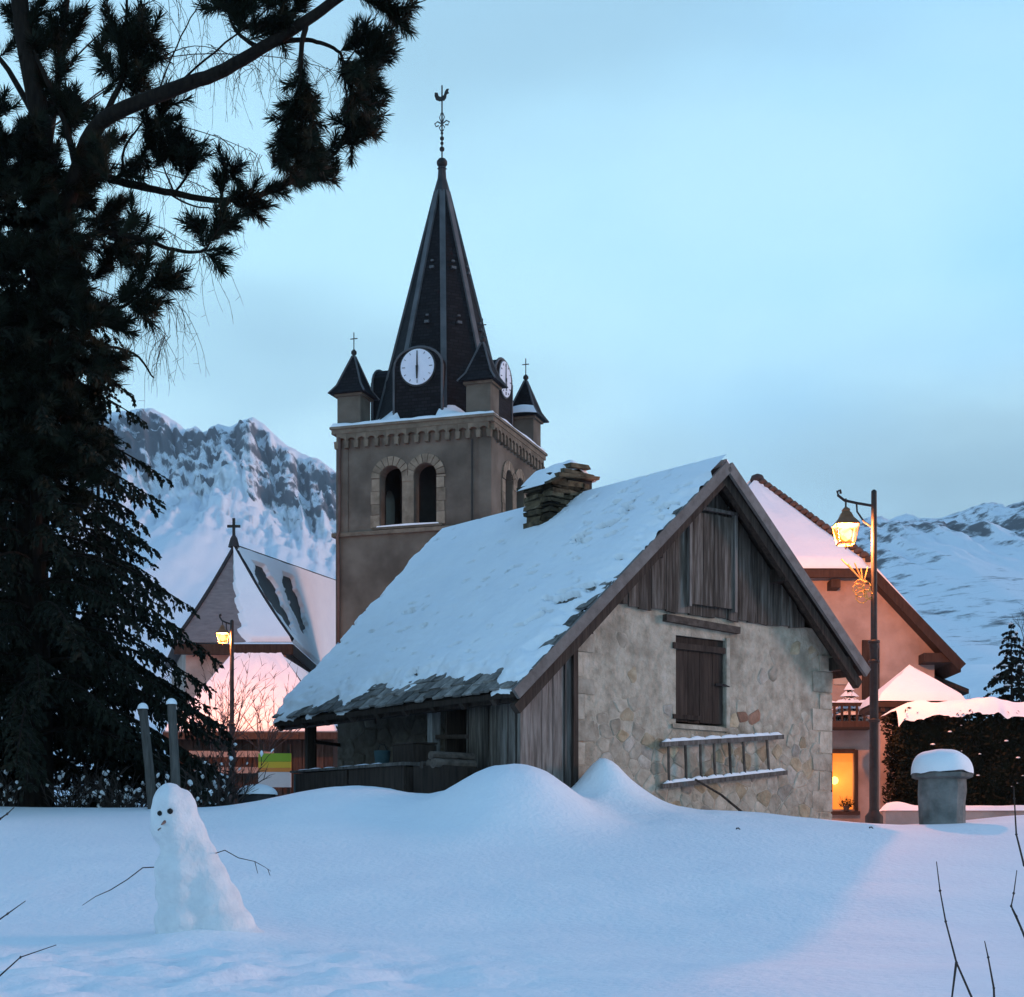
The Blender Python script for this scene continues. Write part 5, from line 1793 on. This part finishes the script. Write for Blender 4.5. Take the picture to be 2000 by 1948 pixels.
def needle_brush(mb, p0, p1, length, density, spread=0.9):
    """pine shoot: needles standing forward all round the axis"""
    ax = p1 - p0
    L_ = ax.length
    ax.normalize()
    u = ax.orthogonal().normalized()
    w = ax.cross(u)
    n = int(L_ * density)
    for i in range(n):
        t = (i + random.random()) / n
        a = rnd(0, 6.283)
        rad = u * math.cos(a) + w * math.sin(a)
        d = (ax * rnd(0.15, 1.0) + rad * spread * rnd(0.5, 1.1)).normalized()
        ln = length * rnd(0.7, 1.15)
        b = p0.lerp(p1, t)
        sd = d.cross(rad).normalized() * 0.006
        mid = b + d * ln * 0.55 + rad * 0.004
        e_ = b + d * ln
        k = len(mb.v)
        mb.v += [tuple(b - sd), tuple(b + sd), tuple(mid + sd), tuple(mid - sd), tuple(e_)]
        mb.f += [(k, k + 1, k + 2, k + 3), (k + 3, k + 2, k + 4)]

random.seed(141)
PY = 22.0
pine = empty('pine_tree', (pt(72, 1600, PY).x, PY, 0.3), 0, 'tall dark pine with long reaching limbs over the upper left sky', 'tree')
po_off = Vector(pine.location)
def P_(u, v, dy=0.0):
    return pt(u, v, PY + dy) - po_off
wood, fol = MB(), MB()
trunk = smooth_path([P_(72, 1670), P_(66, 1300), P_(62, 1000), P_(72, 700), P_(98, 480), P_(80, 250), P_(40, 20), P_(20, -300), P_(10, -700)])
MB().tube(trunk, [0.24 - 0.17 * i / (len(trunk) - 1) for i in range(len(trunk))], 10).build('trunk', M['bark'], pine, True)
limbs = [
    ([(105, 470, 0), (150, 340, -.3), (195, 240, -.5), (330, 178, -.9), (420, 145, -1.1), (510, 95, -1.3), (600, 40, -1.5), (670, -10, -1.6), (760, -60, -1.7)], 0.115, 0.05),
    ([(110, 440, 0), (170, 345, .2), (250, 360, .3), (340, 378, .4), (430, 392, .5), (520, 376, .6), (610, 335, .6), (665, 285, .7), (690, 200, .7), (672, 130, .7)], 0.060, 0.012),
    ([(120, 480, 0), (200, 455, -.2), (280, 470, -.3), (340, 488, -.3), (392, 492, -.4), (415, 465, -.4), (436, 430, -.4)], 0.040, 0.010),
    ([(520, 90, -1.3), (585, 78, -1.2), (625, 85, -1.2), (665, 105, -1.1), (672, 150, -1.1), (680, 220, -1.0)], 0.035, 0.010),
    ([(600, 35, -1.5), (588, 100, -1.4), (585, 170, -1.3), (580, 260, -1.2)], 0.04, 0.012),
    ([(90, 560, 0), (170, 590, -.3), (240, 600, -.5), (300, 545, -.6), (325, 520, -.6)], 0.035, 0.010),
    ([(80, 640, 0), (170, 670, .2), (260, 690, .3), (300, 740, .4)], 0.03, 0.010),
    ([(150, 330, -.3), (120, 220, -.2), (75, 120, -.1), (55, 60, 0)], 0.05, 0.015),
    ([(80, 250, 0), (0, 115, .4), (-80, 60, .6)], 0.05, 0.015),
    ([(195, 240, -.5), (240, 150, -.4), (245, 60, -.4), (250, -40, -.4)], 0.045, 0.012),
    ([(330, 178, -.9), (420, 100, -1.0), (520, 20, -1.0), (560, -60, -1.0)], 0.016, 0.006),
    ([(300, 200, -.8), (345, 90, -.7), (390, 5, -.7), (420, -60, -.7)], 0.012, 0.005),
    ([(510, 95, -1.3), (470, 70, -1.2), (450, 30, -1.2), (480, -40, -1.2)], 0.03, 0.010),
    ([(250, 360, .3), (240, 300, .3), (270, 250, .2), (300, 215, .2)], 0.022, 0.008),
    ([(340, 378, .4), (370, 330, .4), (355, 290, .3), (330, 250, .3)], 0.018, 0.008),
    ([(340, 378, .4), (320, 330, .4), (310, 290, .4)], 0.015, 0.006),
    ([(200, 345, .2), (300, 365, .1), (370, 400, 0), (412, 407, 0)], 0.020, 0.008),
    ([(430, 392, .5), (440, 350, .5), (445, 320, .5)], 0.02, 0.008),
    ([(670, 130, .7), (720, 60, .6), (740, 20, .6)], 0.012, 0.006),
    ([(700, -10, -1.6), (740, 10, -1.6), (775, 20, -1.6)], 0.02, 0.008),
]
for pts, r0, r1 in limbs:
    path = smooth_path([P_(*p) for p in pts], 5)
    n = len(path)
    path = [p + Vector((0.012 * fbm(i * 0.7, r0 * 99, 1, 2), 0, 0.012 * fbm(i * 0.7, r0 * 99, 5, 2))) for i, p in enumerate(path)]
    wood.tube(path, [r0 + (r1 - r0) * i / (n - 1) for i in range(n)], 7)
wood.build('limbs', M['bark'], pine, True)
def px_brush(u0, v0, u1, v1, dy=0.0, width=0.10, dens=900, sub=2):
    """a leafy shoot from px to px with a few side shoots"""
    a, b = P_(u0, v0, dy), P_(u1, v1, dy + rnd(-0.2, 0.2))
    needle_brush(fol, a, b, width, dens)
    ax = b - a
    for k in range(sub):
        s = a.lerp(b, rnd(0.1, 0.9))
        d = (ax.normalized() * rnd(0.4, 1.0) + Vector((rnd(-0.7, 0.7), rnd(-0.7, 0.7), rnd(-0.4, 0.8)))).normalized()
        needle_brush(fol, s, s + d * rnd(0.13, 0.36), width, dens)
explicit = [
    (590, 100, 585, 190, -1.3), (588, 150, 575, 240, -1.3), (575, 190, 560, 290, -1.2), (585, 200, 600, 300, -1.2), (560, 240, 555, 330, -1.1), (590, 260, 600, 330, -1.1), (575, 250, 580, 320, -1.1), (560, 210, 545, 280, -1.1), (610, 230, 625, 290, -1.1), (600, 170, 612, 250, -1.2),
    (550, 330, 610, 330, .6), (520, 370, 590, 345, .6), (560, 350, 640, 340, .6), (480, 385, 540, 370, .5), (440, 390, 500, 385, .5), (450, 390, 500, 415, .5), (600, 345, 655, 355, .6), (440, 330, 470, 360, .5), (430, 380, 440, 325, .5), (560, 300, 640, 310, .5), (530, 330, 560, 290, .5),
    (640, 300, 690, 270, .7), (665, 270, 710, 250, .7), (670, 240, 720, 230, .7), (680, 200, 725, 190, .7), (690, 160, 735, 150, .7), (680, 130, 740, 110, -1.1), (690, 100, 760, 120, -1.1), (720, 110, 770, 80, -1.1), (700, 90, 755, 60, -1.1), (690, 180, 740, 210, .7), (680, 250, 735, 265, .7), (672, 190, 700, 260, .7), (670, 140, 700, 200, -1.1), (660, 110, 700, 150, -1.1), (665, 100, 720, 75, -1.1), (690, 150, 740, 170, -1.1), (670, 210, 690, 270, .7),
    (700, -5, 770, 15, -1.6), (740, 5, 795, 30, -1.6),
    (450, 30, 500, 10, -1.2), (470, 60, 520, 40, -1.2), (460, 20, 470, -40, -1.2), (500, 60, 560, 50, -1.3), (480, 80, 540, 60, -1.3), (440, 20, 410, -10, -1.2), (470, 70, 460, 30, -1.2), (540, 50, 590, 10, -1.3), (520, 20, 570, -20, -1.3),
    (300, 250, 330, 200, .2), (280, 260, 320, 240, .2), (310, 290, 350, 250, .3), (330, 300, 370, 280, .3), (300, 330, 340, 290, .4), (350, 330, 385, 300, .4), (300, 300, 290, 240, .4), (270, 320, 300, 270, .4), (360, 350, 380, 320, .4), (285, 290, 270, 330, .4), (320, 280, 345, 330, .4),
    (400, 480, 425, 440, -.4), (415, 470, 440, 425, -.4), (395, 490, 420, 510, -.4), (400, 485, 385, 430, -.4),
    (280, 570, 320, 530, -.6), (260, 590, 310, 590, -.6), (290, 560, 335, 560, -.6), (250, 600, 300, 610, -.6), (270, 560, 290, 515, -.6), (230, 600, 260, 540, -.6), (300, 560, 335, 540, -.6),
    (240, 160, 230, 60, -.4), (235, 130, 270, 60, -.4), (250, 80, 280, 10, -.4), (240, 100, 210, 20, -.4), (255, 190, 290, 120, -.4), (230, 170, 290, 170, -.4), (240, 130, 300, 110, -.4), (220, 150, 190, 90, -.4), (260, 60, 300, 90, -.4), (200, 190, 250, 130, -.4), (250, 120, 300, 60, -.4),
    (75, 120, 40, 40, 0), (70, 130, 110, 40, 0), (60, 80, 10, 20, 0), (100, 180, 150, 110, 0), (110, 200, 80, 140, 0), (50, 60, 90, -10, 0), (0, 110, 60, 60, .3), (20, 60, 100, 70, .2), (40, 90, 120, 90, .2), (100, 60, 160, 20, .1), (120, 100, 160, 50, .1),
]
for e_ in explicit:
    px_brush(*e_[:4], dy=e_[4], width=0.18, dens=430, sub=4)
for _ in range(500):       # the dense crown round the stem
    v = rnd(200, 980)
    wdt = interp(v, [200, 350, 480, 560, 700, 900], [160, 210, 260, 230, 200, 170])
    u = rnd(-60, wdt)
    if v < 330 and rnd(0, 1) < 0.35: continue
    if fbm(u / 55, v / 55, 12, 2) > 0.12: continue
    s = rnd(28, 60)
    a = rnd(-0.4, 1.9)
    px_brush(u, v, u + s * math.cos(a), v - s * math.sin(a), rnd(-0.9, 0.9), 0.17, 480, 3)
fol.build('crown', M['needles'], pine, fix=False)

# spruce
def spruce(name, base, height, maxr, nbr, label, seed, zmin=0.6, lo_r=None, fine=1.0, snow=False, wide=1.0, grp='conifers'):
    random.seed(seed)
    t = empty(name, base, 0, label, 'tree')
    MB().tube([(0, 0, -0.5), (0.03, 0, height * 0.4), (0, 0.02, height)], [0.17 * height / 13, 0.11 * height / 13, 0.01], 9).build('trunk', M['bark'], t, True)
    br, fl, sw_ = MB(), MB(), MB()
    def leafstrip(p, d, ln, wd):
        d = d.normalized()
        s = d.orthogonal().normalized()
        s = (Matrix.Rotation(rnd(0, 6.28), 3, d) @ s)
        e_ = p + d * ln
        k = len(fl.v)
        m_ = p.lerp(e_, 0.45)
        fl.v += [tuple(p), tuple(m_ + s * wd), tuple(e_), tuple(m_ - s * wd)]
        fl.f.append((k, k + 1, k + 2, k + 3))
    for i in range(nbr):
        f = (i + random.random()) / nbr
        z = zmin + (height - zmin) * f ** 1.15
        lay = 0.034 * height
        z = min(height - 0.02, max(zmin, round(z / lay) * lay + rnd(-0.05, 0.05)))
        a = i * 2.399 + rnd(-0.3, 0.3)
        L_ = maxr * (1 - ((z - zmin) / (height - zmin)) ** 1.4) * rnd(0.72, 1.08) + 0.1
        d = Vector((math.cos(a), math.sin(a), 0))
        pts = []
        for k in range(9):
            s = k / 8
            pts.append(Vector((0, 0, z)) + d * L_ * s + Vector((0, 0, L_ * (0.10 * math.sin(s * 3.14) - 0.42 * s ** 1.6 + 0.10 * s ** 4))))
        br.tube(pts, [0.022 * (1 - 0.85 * k / 8) * (0.5 + L_ / maxr) for k in range(9)], 4, False)
        if snow and random.random() < 0.35:
            c = pts[6]
            sw_.lathe([(0.01, -0.04), (rnd(0.08, 0.16), 0), (0.01, 0.05)], c, 7)
        ntw = int(L_ * 30 * fine)
        for j in range(ntw):
            s = rnd(0.12, 1.0)
            k = min(7, int(s * 8))
            p = pts[k].lerp(pts[k + 1], s * 8 - k)
            side = Vector((-d.y, d.x, 0)) * random.choice((-1, 1))
            dr = (side * rnd(0.2, 1.0) + d * rnd(0.1, 0.8) + Vector((0, 0, rnd(-1.3, -0.1)))).normalized()
            tl = rnd(0.16, 0.42) * (1.1 - 0.5 * s) * (L_ / maxr * 0.6 + 0.4)
            q_ = p
            nseg = max(3, int(tl / 0.055))
            for g in range(nseg):
                dr = (dr + Vector((0, 0, -0.16)) + Vector((rnd(-0.15, 0.15), rnd(-0.15, 0.15), 0))).normalized()
                e_ = q_ + dr * tl / nseg
                leafstrip(q_ - dr * 0.01, dr + Vector((rnd(-0.3, 0.3), rnd(-0.3, 0.3), rnd(-0.3, 0.3))), tl / nseg * 1.7, 0.022 * wide)
                leafstrip(q_, dr + Vector((rnd(-0.9, 0.9), rnd(-0.9, 0.9), rnd(-0.5, 0.5))), 0.06, 0.018 * wide)
                q_ = e_
    tag(br.build('branches', M['bark'], t, fix=False), kind='stuff')
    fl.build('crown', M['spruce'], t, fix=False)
    if snow: tag(sw_.build('snow', M['snow_lump'], t, True, fix=False), kind='stuff')
    return t
for (u, Y, h, r_, n, lab, sd) in ((66, 21.8, 9.4, 2.5, 170, 'tall dark spruce with drooping branches at the left picture edge', 151),
                              (190, 23.5, 6.0, 1.6, 80, 'shorter dark spruce just right of the tall one', 152),
                              (-70, 22.5, 8.0, 2.2, 100, 'dark spruce cut by the left picture edge', 154)):
    sb = pt(u, 1575, Y)
    spruce('spruce_tree', (sb.x, Y, 0.4), h, r_, n, lab, sd, zmin=1.15, fine=1.15, wide=1.1)
b = pt(1975, 1400, 62)
spruce('spruce_tree', (b.x, 62, ground(b.x, 62) - 0.2), b.z - ground(b.x, 62) + 3.7, 2.2, 110, 'dark evergreen with patches of snow on the slope at the right edge', 153, fine=1.0, snow=True, wide=2.6)

# birch with fine hanging twigs
random.seed(161)
bi = empty('birch_tree', (pt(20, 1600, 24.5).x, 24.5, 0.2), 0, 'bare birch with fine hanging twigs behind the pine', 'tree')
bo = Vector(bi.location)
wood = MB()
tr_ = smooth_path([pt(20, 1600, 24.5) - bo, pt(40, 1000, 24.5) - bo, pt(70, 500, 24.5) - bo, pt(120, 100, 24.5) - bo, pt(160, -300, 24.5) - bo])
MB().tube(tr_, [0.10 - 0.07 * i / (len(tr_) - 1) for i in range(len(tr_))], 8).build('trunk', M['bark'], bi, True)
q = MB()
arcs = [[(75, 480), (180, 430), (300, 440), (400, 500)], [(75, 480), (200, 470), (290, 530), (340, 600)], [(100, 250), (250, 150), (380, 90), (500, 130)], [(100, 250), (260, 230), (400, 260), (500, 300)], [(110, 150), (230, 40), (380, -20), (520, 40)], [(60, 600), (160, 560), (260, 600), (330, 660)], [(90, 330), (220, 320), (360, 350), (460, 400)], [(100, 250), (300, 120), (520, 110), (660, 140)]]
for arc in arcs:
    path = smooth_path([pt(u, v, 24.5 + rnd(-0.4, 0.4)) - bo for u, v in arc], 6)
    q.tube(path, [0.014 - 0.010 * i / (len(path) - 1) for i in range(len(path))], 4, False)
    for i in range(5, len(path)):
        for _ in range(3):
            p = path[i] + Vector((rnd(-0.1, 0.1), rnd(-0.1, 0.1), 0))
            d = Vector((rnd(-0.8, 0.9), rnd(-0.5, 0.5), rnd(-0.3, 0.3)))
            L_ = rnd(0.3, 1.3)
            pts = [p.copy()]
            for k in range(7):
                d = (d * 0.8 + Vector((rnd(-0.25, 0.25), rnd(-0.2, 0.2), -0.38))).normalized()
                p = p + d * L_ / 7
                pts.append(p.copy())
            q.tube(pts, [0.0055 - 0.0005 * k for k in range(8)], 3, False)
            for k in (2, 3, 4, 5, 6):
                if random.random() < 0.6:
                    e_ = pts[k] + Vector((rnd(-0.12, 0.12), rnd(-0.1, 0.1), rnd(-0.16, 0.0)))
                    q.tube([pts[k], e_], [0.003, 0.002], 3, False)
q.build('twigs', M['twig'], bi, fix=False)

# bare trees on the right slope
def bare_tree(base, h, label, seed):
    random.seed(seed)
    t = empty('bare_tree', base, 0, label, 'tree', 'bare trees on the right slope')
    q = MB()
    tips = []
    def grow(p, d, L_, r_, lev):
        pts = [p.copy()]
        for k in range(4):
            d = (d + Vector((rnd(-0.15, 0.15), rnd(-0.15, 0.15), 0.05))).normalized()
            p = p + d * L_ / 4
            pts.append(p.copy())
        (tk if lev == 0 else q).tube(pts, [r_ * (1 - 0.12 * k) for k in range(5)], 5 if lev < 2 else 3, False)
        if lev < 4:
            for _ in range(4 if lev < 2 else 3):
                nd = (d + Vector((rnd(-0.8, 0.8), rnd(-0.8, 0.8), rnd(-0.1, 0.5)))).normalized()
                grow(pts[random.choice((2, 3, 4))], nd, L_ * rnd(0.55, 0.8), r_ * 0.55, lev + 1)
    tk = MB()
    grow(Vector((0, 0, -0.3)), Vector((0, 0, 1)), h * 0.36, h * 0.016, 0)
    tk.build('trunk', M['twig'], t, fix=False)
    q.build('crown', M['twig'], t, fix=False)
for (u, v, Y, h, lab, sd) in ((1843, 1330, 72, 3.9, 'bare tree rising just behind the pink house roof edge', 171), (1895, 1350, 60, 2.0, 'small bare tree between the pink house and the dark evergreen', 172), (1990, 1320, 80, 5.0, 'bare tree above the dark evergreen at the right edge', 173)):
    b = pt(u, v, Y)
    bare_tree((b.x, Y, ground(b.x, Y)), h, lab, sd)

# ------------------------------------------------------------------ haze
hm_ = bpy.data.materials.new('haze')
hm_.use_nodes = True
hn, hl_ = hm_.node_tree.nodes, hm_.node_tree.links
hn.clear()
ho = hn.new('ShaderNodeOutputMaterial')
pv = hn.new('ShaderNodeVolumePrincipled')
pv.inputs['Color'].default_value = (0.60, 0.82, 1.0, 1)
pv.inputs['Density'].default_value = 0.00012
pv.inputs['Anisotropy'].default_value = 0.0
hl_.new(pv.outputs[0], ho.inputs['Volume'])
hz = MB().box(-3600, 3600, -80, 3900, -4, 700).build('haze', hm_)
tag(hz, 'thin blue evening haze in the valley air', None, None, 'stuff')
